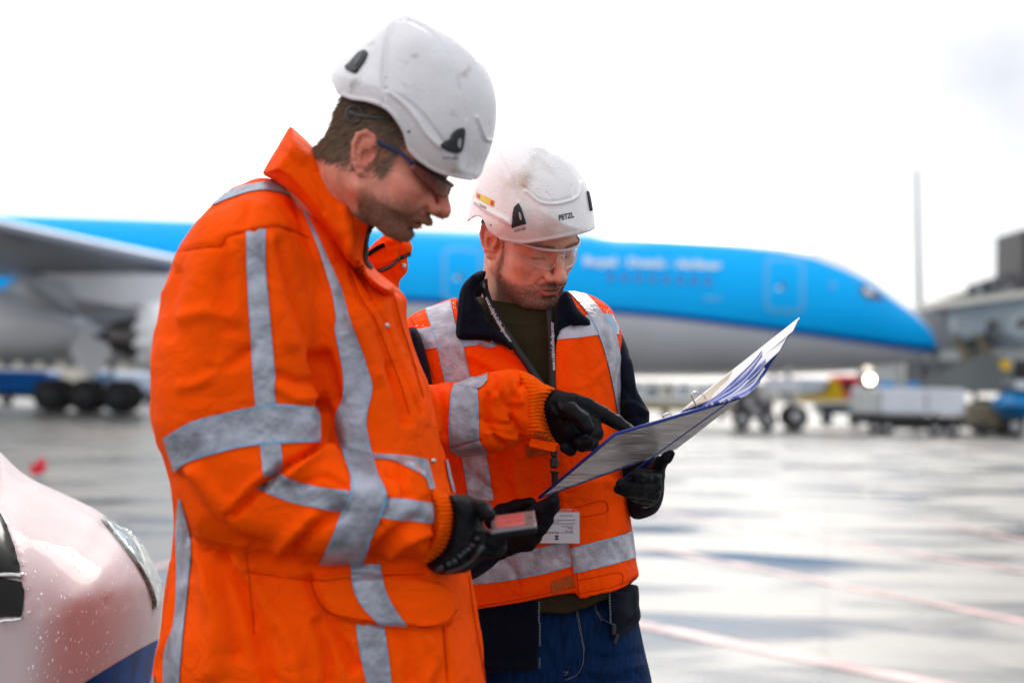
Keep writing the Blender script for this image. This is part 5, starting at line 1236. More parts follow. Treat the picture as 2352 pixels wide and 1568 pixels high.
# ================================================================= phone
Yp = 2.02
pA = at(*ZL([(980, 520)])[0], 2.06); pB = at(*ZL([(1532, 446)])[0], 2.08); pD = at(*ZL([(1560, 640)])[0], 2.00)
u = pB - pA; w = pD - pB; n_ = np.cross(u, w); n_ /= np.linalg.norm(n_)
if n_[2] > 0: n_ = -n_
def box_uvw(name, o, u, w, d, mt, parent, bev=0.003):
    mb = MB(); mb.add(np.array([o, o + u, o + u + w, o + w, o + d, o + u + d, o + u + w + d, o + w + d]), [np.array([(0, 1, 2, 3), (7, 6, 5, 4), (0, 4, 5, 1), (1, 5, 6, 2), (2, 6, 7, 3), (3, 7, 4, 0)])])
    ob = mb.build(name, mt, parent)
    b_ = ob.modifiers.new('bevel', 'BEVEL'); b_.width = bev; b_.segments = 3; return ob
phone = thing('phone', 'grey handheld phone with reddish screen held in a black glove', 'phone', tuple(pA))
phone['label'] = 'grey handheld phone with reddish screen held in a black glove'
M_phone = mat('phone_grey', (0.16, 0.12, 0.13), 0.3, metal=0.3)
box_uvw('case', pA, u, w, n_ * 0.012, mat('phone_case', (0.012, 0.012, 0.014), 0.5, spec=0.15), phone, 0.006)
box_uvw('bezel', pA + u * .01 + w * .03 - n_ * .0015, u * .98, w * .94, n_ * 0.003, M_phone, phone, 0.001)
box_uvw('screen', pA + u * .12 + w * .10 - n_ * .0022, u * .62, w * .74, n_ * 0.002, mat('screen_red', (0.30, 0.09, 0.09), 0.15, var=0.3, vscale=40, emit=(0.9, 0.16, 0.16), estr=0.12), phone, 0.0005)
dd = MB(); dd.disc(pA + u * .88 + w * .45 - n_ * .002, n_, 0.0035, 0.001, 12); dd.build('camera_dot', M_black, phone)
box_uvw('edge_trim', pA + w * .97 - n_ * .001, u, w * .05, n_ * 0.003, mat('phone_trim', (0.20, 0.20, 0.23), 0.35, metal=0.5), phone, 0.001)

# ================================================================= binder
B0 = at(1238, 1143, 2.475); B1 = at(1412, 997, 2.40); B2 = at(1708, 910, 2.42); B3 = at(1553, 1030, 2.49)
binder = thing('ring_binder', 'open blue-edged ring binder with shiny grey underside and white pages, held by gloved hands', 'binder', tuple(B0))
M_cover = mat('binder_cover_plastic', (0.74, 0.73, 0.74), 0.22, metal=0.45, var=0.12, vscale=10, bump=0.010, bscale=9, spec=0.8, coat=0.7)
_mp = [n for n in M_cover.node_tree.nodes if n.type == 'MAPPING'][0]; _mp.inputs['Rotation'].default_value = (0, -0.42, 0); _mp.inputs['Scale'].default_value = (0.6, 1, 9)
for _n in M_cover.node_tree.nodes:
    if _n.type == 'TEX_NOISE': M_cover.node_tree.links.new(_mp.outputs[0], _n.inputs['Vector'])
M_blue = mat('binder_blue', (0.006, 0.03, 0.26), 0.35, var=0.1)
def slab_quad(name, q4, inner_off, mt, parent, nu=24, nv=16, sag=0.0, th=0.0025):
    a, b, c_, d = [np.array(x) for x in q4]; vs = []; nn = np.cross(b - a, d - a); nn /= np.linalg.norm(nn)
    for i in range(nu):
        for j in range(nv):
            s_, t_ = i / (nu - 1), j / (nv - 1); p = a * (1 - s_) * (1 - t_) + d * s_ * (1 - t_) + c_ * s_ * t_ + b * (1 - s_) * t_
            vs.append(p + nn * (inner_off + sag * math.sin(math.pi * t_) * math.sin(math.pi * s_)))
    q = np.array([(i * nv + j, (i + 1) * nv + j, (i + 1) * nv + j + 1, i * nv + j + 1) for i in range(nu - 1) for j in range(nv - 1)])
    o = link(name, make_mesh(name, vs, [q]), mt, parent); m_ = o.modifiers.new('thick', 'SOLIDIFY'); m_.thickness = th; m_.offset = 0; return o
slab_quad('cover', (B0, B1, B2, B3), 0, M_cover, binder, sag=0.006)
mb = MB(); e_ = V(0, 0.003, 0.0); mb.tube([B0, B1, B2], [0.0026, 0.0030, 0.0032], 8); mb.tube([B0, B0 * .3 + B3 * .7], 0.0018, 8); mb.build('blue_edge', M_blue, binder, smooth=True)
hin0, hin1 = B2 * .82 + B1 * .18, at(1428, 1100, 2.455)
hin0 = at(1672, 924, 2.412); mb = MB(); mb.tube([hin0 - V(0, .0035, 0), hin1 - V(0, .0035, 0)], 0.0012, 6); mb.build('hinge_crease', M_blue, binder)
# second cover with the pages, standing up to the right
F0 = at(1558, 948, 2.44); F1 = at(1836, 728, 2.56); F2 = at(1822, 762, 2.44); F3 = at(1712, 903, 2.415)
slab_quad('cover', (F0, F1, at(1750, 862, 2.45), F3), 0.004, M_blue, binder, th=0.003)
M_paper = mat('paper', (0.90, 0.89, 0.89), 0.7, var=0.02); M_beige = mat('beige_divider', (0.75, 0.66, 0.52), 0.7, var=0.03)
M_sleeve = mat('blue_plastic_sleeve', (0.16, 0.20, 0.55), 0.25, var=0.4, vscale=60, col2=(0.75, 0.76, 0.9), stretch=(1, 1, 8))
slab_quad('page', (at(1562, 944, 2.435), at(1836, 729, 2.552), at(1821, 760, 2.50), at(1640, 912, 2.43)), 0, M_paper, binder, th=0.001, sag=0.003)
slab_quad('page', (at(1578, 938, 2.428), at(1830, 736, 2.54), at(1790, 806, 2.47), at(1690, 900, 2.42)), 0, M_paper, binder, th=0.001, sag=-0.004)
slab_quad('divider', (at(1580, 936, 2.424), at(1685, 850, 2.46), at(1665, 884, 2.45), at(1630, 920, 2.425)), -0.001, M_beige, binder, th=0.0008)
rsb = random.Random(4)
sleeve_m = [mat('sleeve_film_white', (0.72, 0.73, 0.85), 0.3, var=.03), mat('sleeve_film_blue', (0.10, 0.14, 0.50), 0.3, var=.05), mat('sleeve_film_pale', (0.40, 0.42, 0.72), 0.3, var=.05)]
for i in range(14):
    t = i / 13; vs = []
    base = np.array((1612 + 84 * t, 931 - 22 * t)); tip = np.array((1750 + 30 * t - 34 * t * t, 808 + 58 * t)) + np.array((rsb.uniform(-3, 3), rsb.uniform(-4, 3)))
    for k in range(18):
        s_ = k / 17; c_ = base * (1 - s_) + tip * s_; bow = math.sin(math.pi * s_) * 7 + 1.2 * math.sin(s_ * 9 + i)
        wd = 5.2 * (1 - .55 * s_)
        for e2 in (0, 1): vs.append(at(c_[0] + bow + wd * .7 * e2, c_[1] + bow * .7 + wd * e2, 2.414 - 0.010 * t + 0.035 * s_ - .002 * e2))
    q = np.array([(2 * k, 2 * k + 1, 2 * k + 3, 2 * k + 2) for k in range(17)])
    o = link('page_sleeve', make_mesh('page_sleeve', vs, [q]), sleeve_m[(i * 2) % 3 if i % 4 else 1], binder); thick(o, 0.0005, 0)
M_ring = mat('ring_chrome', (0.75, 0.72, 0.74), 0.12, metal=1.0)
def Zb(p): return [(x * .31135 + 1320.7, y * .31135 + 689) for x, y in p]
for pts in ([(900, 790, 2.405), (862, 710, 2.40), (862, 690, 2.40), (895, 676, 2.405), (940, 695, 2.42), (972, 735, 2.43)], [(655, 865, 2.40), (652, 850, 2.398), (680, 838, 2.402), (712, 842, 2.412)]):
    w_ = spline([at(*Zb([(a, b)])[0], Y) for a, b, Y in pts], 5); mb = MB(); mb.tube(w_, 0.0014, 8); mb.build('ring', M_ring, binder, smooth=True)
# ================================================================= ground
def ground_material():
    m, nt, b = nodes_of('wet_concrete'); N = nt.nodes.new; K = nt.links.new
    tc = N('ShaderNodeTexCoord'); mp = N('ShaderNodeMapping'); K(tc.outputs['Object'], mp.inputs['Vector']); mp.inputs['Scale'].default_value = (0.42, 0.95, 1)
    n1 = N('ShaderNodeTexNoise'); n1.inputs['Scale'].default_value = 1.0; n1.inputs['Detail'].default_value = 6; n1.inputs['Distortion'].default_value = 0.6; K(mp.outputs[0], n1.inputs['Vector'])
    n2 = N('ShaderNodeTexNoise'); n2.inputs['Scale'].default_value = 9; n2.inputs['Detail'].default_value = 8; K(tc.outputs['Object'], n2.inputs['Vector'])
    wet = N('ShaderNodeMapRange'); wet.inputs['From Min'].default_value = 0.42; wet.inputs['From Max'].default_value = 0.64; K(n1.outputs['Fac'], wet.inputs['Value'])
    # slab grid joints, darker sealant
    br = N('ShaderNodeTexBrick'); br.offset = 0.0; br.inputs['Scale'].default_value = 1.0; br.inputs['Brick Width'].default_value = 7.5; br.inputs['Row Height'].default_value = 7.5
    br.inputs['Mortar Size'].default_value = 0.035; br.inputs['Color1'].default_value = (1, 1, 1, 1); br.inputs['Color2'].default_value = (0.86, 0.86, 0.86, 1); br.inputs['Mortar'].default_value = (0.62, 0.62, 0.62, 1)
    mb_ = N('ShaderNodeMapping'); mb_.inputs['Rotation'].default_value = (0, 0, 0.22); K(tc.outputs['Object'], mb_.inputs['Vector']); K(mb_.outputs[0], br.inputs['Vector'])
    cr = N('ShaderNodeMix'); cr.data_type = 'RGBA'; K(wet.outputs[0], cr.inputs['Factor']); cr.inputs['A'].default_value = (0.20, 0.19, 0.17, 1); cr.inputs['B'].default_value = (0.035, 0.035, 0.037, 1)
    m2 = N('ShaderNodeMix'); m2.data_type = 'RGBA'; m2.blend_type = 'MULTIPLY'; m2.inputs['Factor'].default_value = 0.9; K(cr.outputs['Result'], m2.inputs['A']); K(br.outputs['Color'], m2.inputs['B'])
    m3 = N('ShaderNodeMix'); m3.data_type = 'RGBA'; m3.blend_type = 'MULTIPLY'; m3.inputs['Factor'].default_value = 0.5; K(m2.outputs['Result'], m3.inputs['A']); K(n2.outputs['Fac'], m3.inputs['B'])
    K(m3.outputs['Result'], b.inputs['Base Color'])
    rr = N('ShaderNodeMapRange'); rr.inputs['To Min'].default_value = 0.46; rr.inputs['To Max'].default_value = 0.12; K(wet.outputs[0], rr.inputs['Value']); K(rr.outputs[0], b.inputs['Roughness'])
    bp = N('ShaderNodeBump'); bp.inputs['Distance'].default_value = 0.004; bp.inputs['Strength'].default_value = 0.5; K(n2.outputs['Fac'], bp.inputs['Height']); K(bp.outputs[0], b.inputs['Normal'])
    return m
gm = MB(); S_ = 900
gm.add(np.array([(-S_, -60, 0), (S_, -60, 0), (S_, 1500, 0), (-S_, 1500, 0)]), [np.array([(0, 1, 2, 3)])])
tag(gm.build('ground', ground_material()), kind='structure')
M_redpaint = mat('red_line_paint', (0.62, 0.34, 0.32), 0.30, var=0.25, vscale=3, rvar=0.15)
def gline(a, b, w0, w1=None, mt=None):
    w1 = w0 if w1 is None else w1
    A, B = ground_at(*a, .004), ground_at(*b, .004); d = B - A; d /= np.linalg.norm(d); n = V(-d[1], d[0], 0)
    o = MB().add(np.array([A - n * w0 / 2, B - n * w1 / 2, B + n * w1 / 2, A + n * w0 / 2]), [np.array([(0, 1, 2, 3)])]).build('painted_line', mt or M_redpaint)
    return tag(o, kind='structure')
gline((1400, 1236), (2480, 1451), 0.14); gline((1400, 1158), (2480, 1330), 0.14); gline((1300, 1398), (2200, 1580), 0.20); gline((2120, 1190), (2480, 1266), 0.14)
gline((150, 996), (420, 995), 0.35); gline((250, 1330), (480, 1270), 0.12)
gline((1500, 1004), (2480, 1020), 0.3)
M_yelp = mat('yellow_line_paint', (0.55, 0.38, 0.05), 0.4, var=0.2)
gline((1820, 955), (2480, 968), 0.25, mt=M_yelp)

# ================================================================= aeroplane (58 m away, nose to the right)
M_kblue = mat('sky_blue_paint', (0.0, 0.44, 1.0), 0.5, var=0.03, vscale=0.3, spec=0.15)
M_dblue = mat('dark_blue_stripe', (0.0, 0.10, 0.42), 0.4, var=0.03, spec=0.2)
M_wframe = mat('window_frame_blue', (0.0, 0.24, 0.75), 0.4, var=0.03, spec=0.2)
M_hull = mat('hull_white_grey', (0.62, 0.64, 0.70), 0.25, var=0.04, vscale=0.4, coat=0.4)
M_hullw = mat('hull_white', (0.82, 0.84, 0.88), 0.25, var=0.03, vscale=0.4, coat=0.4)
M_wing = mat('wing_grey', (0.42, 0.45, 0.49), 0.35, var=0.08, vscale=0.6)
M_edge = mat('leading_edge_bare_metal', (0.42, 0.46, 0.55), 0.45, metal=0.2, var=0.05)
M_dark = mat('dark_grey_metal', (0.022, 0.023, 0.027), 0.6, var=0.2, vscale=2)
M_tyre = mat('tyre_rubber', (0.016, 0.016, 0.017), 0.8, var=0.1)
M_hub = mat('wheel_hub', (0.45, 0.46, 0.48), 0.4, metal=0.5)
PY = 58.5; pxm = PY / FPX
plane = thing('airliner', 'large airliner with light blue upper fuselage and white belly, parked behind the men', 'airliner', (0, PY + 2.9, 0))
# cross-sections: for a set of px positions along the fuselage read top, bottom and where the blue ends, then build in metres
secs = [(-1500, 452, 800, 640), (-800, 470, 816, 655), (-300, 484, 822, 662), (0, 493, 828, 668), (300, 503, 836, 673), (600, 514, 843, 678), (940, 527, 853, 689), (1200, 534, 860, 700), (1400, 539, 865, 713), (1500, 542, 866, 722), (1600, 546, 866, 733),
        (1700, 551, 865, 746), (1780, 558, 862, 756), (1850, 568, 859, 765), (1919, 590, 856, 775), (1989, 632, 851, 784), (2041, 672, 844, 791), (2086, 706, 834, 796), (2114, 731, 827, 799), (2132, 751, 820, 801), (2143, 768, 813, 803), (2148, 784, 806, 804)]
def blue_top(px): return np.interp(px, [0, 900, 1400, 1500, 1640, 1730, 1780, 1850, 1919, 1971, 2041, 2086, 2114, 2128, 2145], [493, 530, 539.5, 544, 555, 566, 573, 590, 619, 643, 692, 720, 746, 757, 782])
rings = []; nr = 72
for (x, t, b, c) in secs:
    pt, pb = at(x, t, PY + 2.9), at(x, b, PY + 2.9); h_ = (pt[2] - pb[2]) / 2; zc = (pt[2] + pb[2]) / 2; w_ = h_ * 0.97 if x < 1700 else h_ * 0.97 + 0.12 * h_
    rings.append((pt[0], zc, h_, min(w_, 2.9), x, c))
px_of = lambda X, Z: proj(np.array([X, PY, Z]))
def fus_strip(name, frac_lo, frac_hi, mt, n=40, off=0.0):
    "closed band of the hull between two angles given by px heights on the near side"
    vs = []; m = n
    R_ = []
    xs = np.concatenate([np.linspace(rings[0][4], 1500, 40), np.linspace(1520, 2148, 60)])
    key = np.array([r[4] for r in rings]); X_ = np.interp(xs, key, [r[0] for r in rings]); ZC = np.interp(xs, key, [r[1] for r in rings]); HH = np.interp(xs, key, [r[2] for r in rings]); WW = np.interp(xs, key, [r[3] for r in rings]); CC = np.interp(xs, key, [r[5] for r in rings])
    for k in range(len(xs)):
        def ang(py):
            z = at(xs[k], py, PY + 2.9 - WW[k] * .8)[2]; return math.asin(max(-1, min(1, (z - ZC[k]) / HH[k])))
        lo_ = -math.pi / 2 if frac_lo is None else ang(frac_lo(xs[k], CC[k])); hi_ = math.pi / 2 if frac_hi is None else ang(frac_hi(xs[k], CC[k]))
        hi_ = max(hi_, lo_ + 1e-3)
        for j in range(m):
            a = lo_ + (hi_ - lo_) * j / (m - 1)
            vs.append((X_[k], PY + 2.9 - (WW[k] + off) * math.cos(a), ZC[k] + (HH[k] + off) * math.sin(a)))
        for j in range(m):
            a = hi_ + (lo_ - hi_) * j / (m - 1)
            vs.append((X_[k], PY + 2.9 + (WW[k] + off) * math.cos(a), ZC[k] + (HH[k] + off) * math.sin(a)))
    M2 = 2 * m; q = []
    for k in range(len(xs) - 1):
        for j in list(range(m - 1)) + list(range(m, 2 * m - 1)): q.append((k * M2 + j, (k + 1) * M2 + j, (k + 1) * M2 + j + 1, k * M2 + j + 1))
    return link(name, make_mesh(name, vs, [np.array(q)]), mt, plane)
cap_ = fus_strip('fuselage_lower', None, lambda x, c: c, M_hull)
fus_strip('cheat_line', lambda x, c: c + 9, lambda x, c: c - 6, M_dblue, 6, 0.02)
fus_strip('fuselage_upper', lambda x, c: c - 0.5, lambda x, c: blue_top(x) if x > 1400 else -999, M_kblue)
fus_strip('fuselage_crown', lambda x, c: blue_top(x) if x > 1400 else -999, None, M_hullw, 16)
nb_ = MB(); nb_.tube([at(2146, 796, PY + 2.9), at(2150, 796, PY + 2.9)], [0.26, 0.05], 12); nb_.build('nose_tip', M_dblue, plane, smooth=True)
pv = []; pf = []
def side_pt(px, py, off=0.05):
    key = np.array([r[0] for r in rings]); Y = PY + 0.6
    for _ in range(16):
        p = at(px, py, Y); ZC = np.interp(p[0], key, [r[1] for r in rings]); HH = np.interp(p[0], key, [r[2] for r in rings]); WW = np.interp(p[0], key, [r[3] for r in rings])
        s_ = min(0.999, abs((p[2] - ZC) / HH)); Y = .5 * Y + .5 * (PY + 2.9 - WW * math.sqrt(1 - s_ * s_) - off)
    return at(px, py, Y)
def side_poly(name, pts, mt, parent=plane, off=0.05):
    n = len(pts); c = np.mean(np.array(pts), 0); K_ = 8; vs = []
    for r_ in range(K_, 0, -1):
        for p in pts: vs.append(side_pt(*(c + (np.array(p) - c) * r_ / K_), off))
    vs.append(side_pt(*c, off)); m = n * K_
    q = [(a * n + i, a * n + (i + 1) % n, (a + 1) * n + (i + 1) % n, (a + 1) * n + i) for a in range(K_ - 1) for i in range(n)]
    return link(name, make_mesh(name, vs, [np.array(q), np.array([((K_ - 1) * n + i, (K_ - 1) * n + (i + 1) % n, m) for i in range(n)])], smooth=False), mt, parent)
def rrect(cx, cy, w, h, r, sh=0.03):
    out = []; dense = w > 30
    for sx_, sy_, a0 in ((1, 1, 0), (-1, 1, 90), (-1, -1, 180), (1, -1, 270)):
        for k in range(4):
            a = math.radians(a0 + 30 * k); x = sx_ * (w / 2 - r) + r * math.cos(a); y = sy_ * (h / 2 - r) + r * math.sin(a); out.append((cx + x, cy + y + sh * x))
    if dense: out = [tuple(np.array(out[i]) * (1 - k / 6) + np.array(out[(i + 1) % len(out)]) * k / 6) for i in range(len(out)) for k in range(6)]
    return out
M_doorline = mat('door_outline_paint', (0.12, 0.50, 0.95), 0.4, spec=.2); M_glassd = mat('dark_window', (0.05, 0.06, 0.10), 0.1, spec=0.8)
M_shade = mat('window_shade', (0.22, 0.19, 0.30), 0.3)
for cx, cy in ((1062, 631), (1802, 654)):
    a = side_poly('door_surround', rrect(cx, cy, 92, 128, 18), M_doorline, off=0.045)
    d = side_poly('door', rrect(cx, cy, 74, 110, 12), M_kblue, off=0.06)
    side_poly('door_window', rrect(cx - 4, cy + 3, 9, 16, 4), M_glassd, d, 0.075); side_poly('door_handle', rrect(cx - 14, cy + 8, 12, 5, 2), M_hullw, d, 0.075)
pane0 = None
for i in range(8):
    x = 1403 + i * 31.9 + (2300 * 0); y = 634.5 + i * 1.35
    w_ = side_poly('window', rrect(x, y, 14, 22, 6), M_wframe, off=0.05); side_poly('pane', rrect(x, y + 2, 8, 14, 4), M_shade, w_, 0.06)
for i in range(17):
    x = 330 + i * 31.9
    w_ = side_poly('window', rrect(x, 603 + i * .8, 14, 22, 6), M_wframe, off=0.05); side_poly('pane', rrect(x, 605 + i * .8, 8, 14, 4), M_shade, w_, 0.06)
cw = side_poly('cockpit_window', [(1974, 660), (1986, 652), (2002, 660), (2024, 678), (2034, 690), (2006, 688), (1984, 680)], M_glassd, off=0.05)
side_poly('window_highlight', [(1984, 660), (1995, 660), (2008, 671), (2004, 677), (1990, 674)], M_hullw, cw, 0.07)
side_poly('static_port', rrect(1912, 655, 16, 16, 7), M_doorline, off=0.05); side_poly('registration_patch', rrect(1636, 686, 40, 9, 3), M_doorline, off=0.05)
o_ = side_pt(1341, 608, .08); u_ = side_pt(1658, 617, .08) - o_; w_ = side_pt(1341, 590, .08) - o_
lettering('title_lettering', 'Royal · Dutch · Airlines', None, None, None, None, mat('title_white', (0.62, 0.78, 0.95), 0.4), plane, world_pts=(o_, u_, w_), bold=0.06)
# main gear, nose gear
def wheel(parent, c, r, w, axis=(0, 1, 0)):
    c = np.array(c, float); t = MB().disc(c, axis, r, w, 28).build('wheel', M_tyre, parent, smooth=True)
    MB().disc(c - np.array(axis) * w * .5, axis, r * .48, 0.06, 20).build('rim', M_hub if r < .62 else M_dark, t, smooth=True)
zg = ground_at(200, 948)[1]
GY = 57.5
def gx(px, Y=GY): return at(px, 900, Y)[0]
for px_ in (127, 205, 282):
    for dy in (-0.6, 0.7): wheel(plane, (gx(px_), GY + dy, 0.66), 0.66, 0.5)
mg = MB(); mg.box((gx(205), GY, 0.72), (2.9, 0.35, 0.4), bevel=.08); mg.tube([(gx(205), GY, 0.7), (gx(222), GY, 3.2)], 0.2, 12); mg.tube([(gx(240), GY, 1.0), (gx(280), GY + .4, 3.0)], 0.1, 8); mg.build('main_landing_gear', M_hub, plane)
gd = MB(); gd.prism([at(a, b, GY - .9) for a, b in ((158, 807), (192, 738), (269, 796), (238, 834), (223, 868), (192, 853))], (0, 0.12, 0)); gd.build('gear_door', M_hull, plane)
NY = 58.9
for dy in (-0.4, 0.4): wheel(plane, (at(1823, 950, NY)[0], NY + dy, 0.52), 0.52, 0.34)
ng = MB(); ng.tube([(gx(1823, NY), NY, 0.5), (gx(1806, NY), NY, 2.6)], 0.13, 10); ng.tube([(gx(1815, NY), NY, 1.2), (gx(1770, NY), NY, 2.4)], 0.07, 8); ng.box((gx(1800, NY), NY, 1.5), (0.4, 0.5, 0.35), bevel=.05); ng.build('nose_landing_gear', M_hub, plane)
gd = MB(); gd.prism([at(a, b, NY - .7) for a, b in ((1752, 868), (1840, 868), (1834, 900), (1760, 900))], (0, 0.06, 0)); gd.build('gear_door', M_hull, plane)
# wing toward the camera, swept to the left: root at the fuselage, running forward out of frame
wtop = [at(420, 612, 56.6), at(200, 560, 50.0), at(0, 511, 45.0), at(-260, 446, 39.0)]
wbot = [at(396, 622, 56.6), at(160, 618, 52.0), at(0, 600, 49.5), at(-260, 560, 46.0)]
def loft(name, A, B, th, mt, parent, n=10):
    "a wing panel between leading edge A and trailing edge B, thick in the middle"
    A = np.array(A, float); B = np.array(B, float); vs = []; m = 10
    for i in range(len(A)):
        for side in (1, -1):
            for j in range(m):
                t = j / (m - 1); p = A[i] * (1 - t) + B[i] * t; vs.append(p + V(0, 0, side * th * (math.sqrt(max(t, 0)) * (1 - t) * 1.8 + 0.01)))
    q = []
    for i in range(len(A) - 1):
        for s_ in (0, 1):
            for j in range(m - 1):
                a = i * 2 * m + s_ * m + j; q.append((a, a + 1, a + 2 * m + 1, a + 2 * m))
    return link(name, make_mesh(name, vs, [np.array(q)]), mt, parent)
wing_le = [V(*at(425, 614, 57.0)), V(*at(396, 603, 56.0)), V(*at(200, 560, 50.0)), V(*at(0, 516, 45.0)), V(*at(-300, 446, 39.0))]
wing_te = [p + V(-dx, dy, dz) for p, (dx, dy, dz) in zip(wing_le, ((9.5, 0.5, -0.5), (9.0, 0.2, -.45), (6.5, 1.5, -.3), (5.2, 1.5, -.25), (4.2, 1.3, -.2)))]
wing = loft('wing', wing_le, wing_te, 0.5, M_wing, plane)
mb = MB(); mb.tube([p - V(0, 0, .02) for p in wing_le], [0.30, 0.27, 0.22, 0.19, 0.16], 12); mb.build('leading_edge', M_edge, plane, smooth=True)
def pod(name, pts, radii, mt, parent=plane, seg=24): return MB().tube(pts, radii, seg).build(name, mt, parent, smooth=True)
pod('wing_root_fairing', [at(20, 660, 56), at(90, 665, 56), at(200, 668, 55.8), at(320, 655, 55.8), at(400, 640, 56.5)], [0.2, .75, 1.0, 0.85, 0.2], M_hull)
pod('flap_fairing', [at(30, 625, 50), at(90, 655, 50.5), at(150, 700, 51.5), at(175, 728, 52)], [0.05, 0.35, 0.35, 0.05], M_wing)
pod('belly_fairing', [at(-300, 735, 57.6), at(-150, 738, 57.6), at(0, 742, 57.4), at(100, 752, 57.4), at(170, 765, 57.6), at(260, 775, 58.2)], [1.0, 1.5, 1.45, 1.2, .75, 0.1], M_hullw)
# engine seen from behind: cone, core, serrated nozzle
EY = 51.5; e0 = at(212, 771, EY); eu = V(1, -0.06, 0.0); eu /= np.linalg.norm(eu)
eng = link('engine', None, None, plane)
def ez(d): return e0 + eu * d
pod('exhaust_cone', [ez(0), ez(.5), ez(1.0), ez(1.3)], [0.03, 0.22, 0.38, 0.42], M_dark, eng)
pod('engine_core', [ez(0.75), ez(1.1), ez(1.7), ez(2.3)], [0.52, 0.62, 0.78, 0.85], mat('hot_section_metal', (0.12, 0.11, 0.11), 0.35, metal=0.8), eng)
vs = []; seg = 48
for k in range(seg):
    a = 2 * math.pi * k / seg; notch = 0.30 * abs(((k % 4) - 2)) / 2
    for d, r in ((1.75 + notch, 1.18), (2.6, 1.36), (3.8, 1.50), (5.0, 1.45), (5.6, 1.28)): vs.append(ez(d) + V(0, 1, 0) * r * math.cos(a) + V(0, 0, 1) * r * math.sin(a))
q = np.array([(k * 5 + j, ((k + 1) % seg) * 5 + j, ((k + 1) % seg) * 5 + j + 1, k * 5 + j + 1) for k in range(seg) for j in range(4)])
nc = link('nacelle', make_mesh('nacelle', vs, [q]), M_hullw, eng); m_ = nc.modifiers.new('thick', 'SOLIDIFY'); m_.thickness = 0.08
pod('nozzle_inside', [ez(2.3), ez(2.35)], [1.15, 1.15], M_dark, eng)
pl_ = MB(); pl_.prism([ez(1.0) + V(0, 0, 1.1), ez(4.5) + V(0, 0, 1.3), ez(4.3) + V(0, 0, 2.3), ez(-1.8) + V(0, 0, 2.2), ez(-3.0) + V(0, 0, 1.75)], (0, 0.35, 0)); pl_.build('pylon', M_hull, plane)

# ================================================================= apron vehicles, terminal and so on
def C3(px, py, Y): return at(px, py, Y)
def gbox(mb, x0, x1, y0, y1, Y, depth, bevel=0.0, zfloor=None):
    "box seen between px x0..x1, y0 (top)..y1 (bottom) with its near face at distance Y"
    a = at((x0 + x1) / 2, y0, Y); b = at((x0 + x1) / 2, y1, Y); xa = at(x0, y1, Y)[0]; xb = at(x1, y1, Y)[0]; zb = b[2] if zfloor is None else zfloor
    mb.box(((xa + xb) / 2, Y + depth / 2, (a[2] + zb) / 2), (xb - xa, depth, a[2] - zb), bevel=bevel); return mb
def GYof(px, py): return ground_at(px, py)[1]
M_blueveh = mat('blue_vehicle_paint', (0.0, 0.13, 0.48), 0.45, var=0.1, vscale=1, spec=.2)
M_cyan = mat('cyan_blue_paint', (0.01, 0.22, 0.55), 0.3, var=0.2, vscale=1.5)
M_whitep = mat('white_panel', (0.66, 0.70, 0.78), 0.4, var=0.06, vscale=1)
M_cream = mat('cream_cladding', (0.66, 0.63, 0.56), 0.6, var=0.08, vscale=0.3)
M_yel = mat('yellow_paint', (0.85, 0.50, 0.0), 0.5, var=0.08)
M_redp = mat('red_paint', (0.80, 0.012, 0.03), 0.5, var=0.1, vscale=1)
M_olive_g = mat('grey_green_steel', (0.17, 0.19, 0.19), 0.6, var=0.1, vscale=0.5)
M_brownish = mat('khaki_panel', (0.26, 0.23, 0.16), 0.6, var=0.15, vscale=0.6)
M_window = mat('dark_glazing', (0.03, 0.035, 0.05), 0.12, var=0.2, vscale=1, spec=0.8)
M_lgrey = mat('light_grey_cladding', (0.36, 0.42, 0.46), 0.5, var=0.06, vscale=0.4)
# blue trailer on the left
Y = 66; t = thing('baggage_container', 'blue container trailer standing left of the main landing gear', 'trailer', (at(40, 920, Y)[0], Y, 0))
mb = MB(); gbox(mb, -60, 106, 850, 903, Y, 2.0, .1); mb.build('container', M_blueveh, t)
mb = MB(); gbox(mb, -60, 100, 904, 912, Y, 1.9); mb.build('chassis', M_dark, t)
for px_ in (16, 92): wheel(t, (at(px_, 915, Y)[0], Y, .28), .28, .2)
# building behind the main gear, left
Y = 210; t = thing('terminal_building', 'long pale low building on the horizon behind the landing gear', 'building', (at(150, 860, Y)[0], Y, 0))
mb = MB(); gbox(mb, -500, 420, 806, 852, Y, 20, zfloor=0); mb.build('wall', M_cream, t)
mb = MB(); gbox(mb, -500, 420, 800, 808, Y - .6, 21); mb.build('roof', M_whitep, t)
for i in range(18): mb = MB(); gbox(mb, -480 + i * 48, -448 + i * 48, 826, 842, Y - .12, .2); mb.build('window', M_window, t)
Y = 75; t = thing('service_van', 'pale blue and white service van right of the main landing gear wheels', 'van', (at(320, 890, Y)[0], Y, 0))
mb = MB(); gbox(mb, 212, 372, 852, 906, Y, 2.2, .25); mb.build('body', M_whitep, t); mb = MB(); gbox(mb, 222, 262, 858, 876, Y - .03, .1); mb.build('window', M_cyan, t)
for px_ in (245, 345): wheel(t, (at(px_, 908, Y)[0], Y - .05, .35), .35, .22)
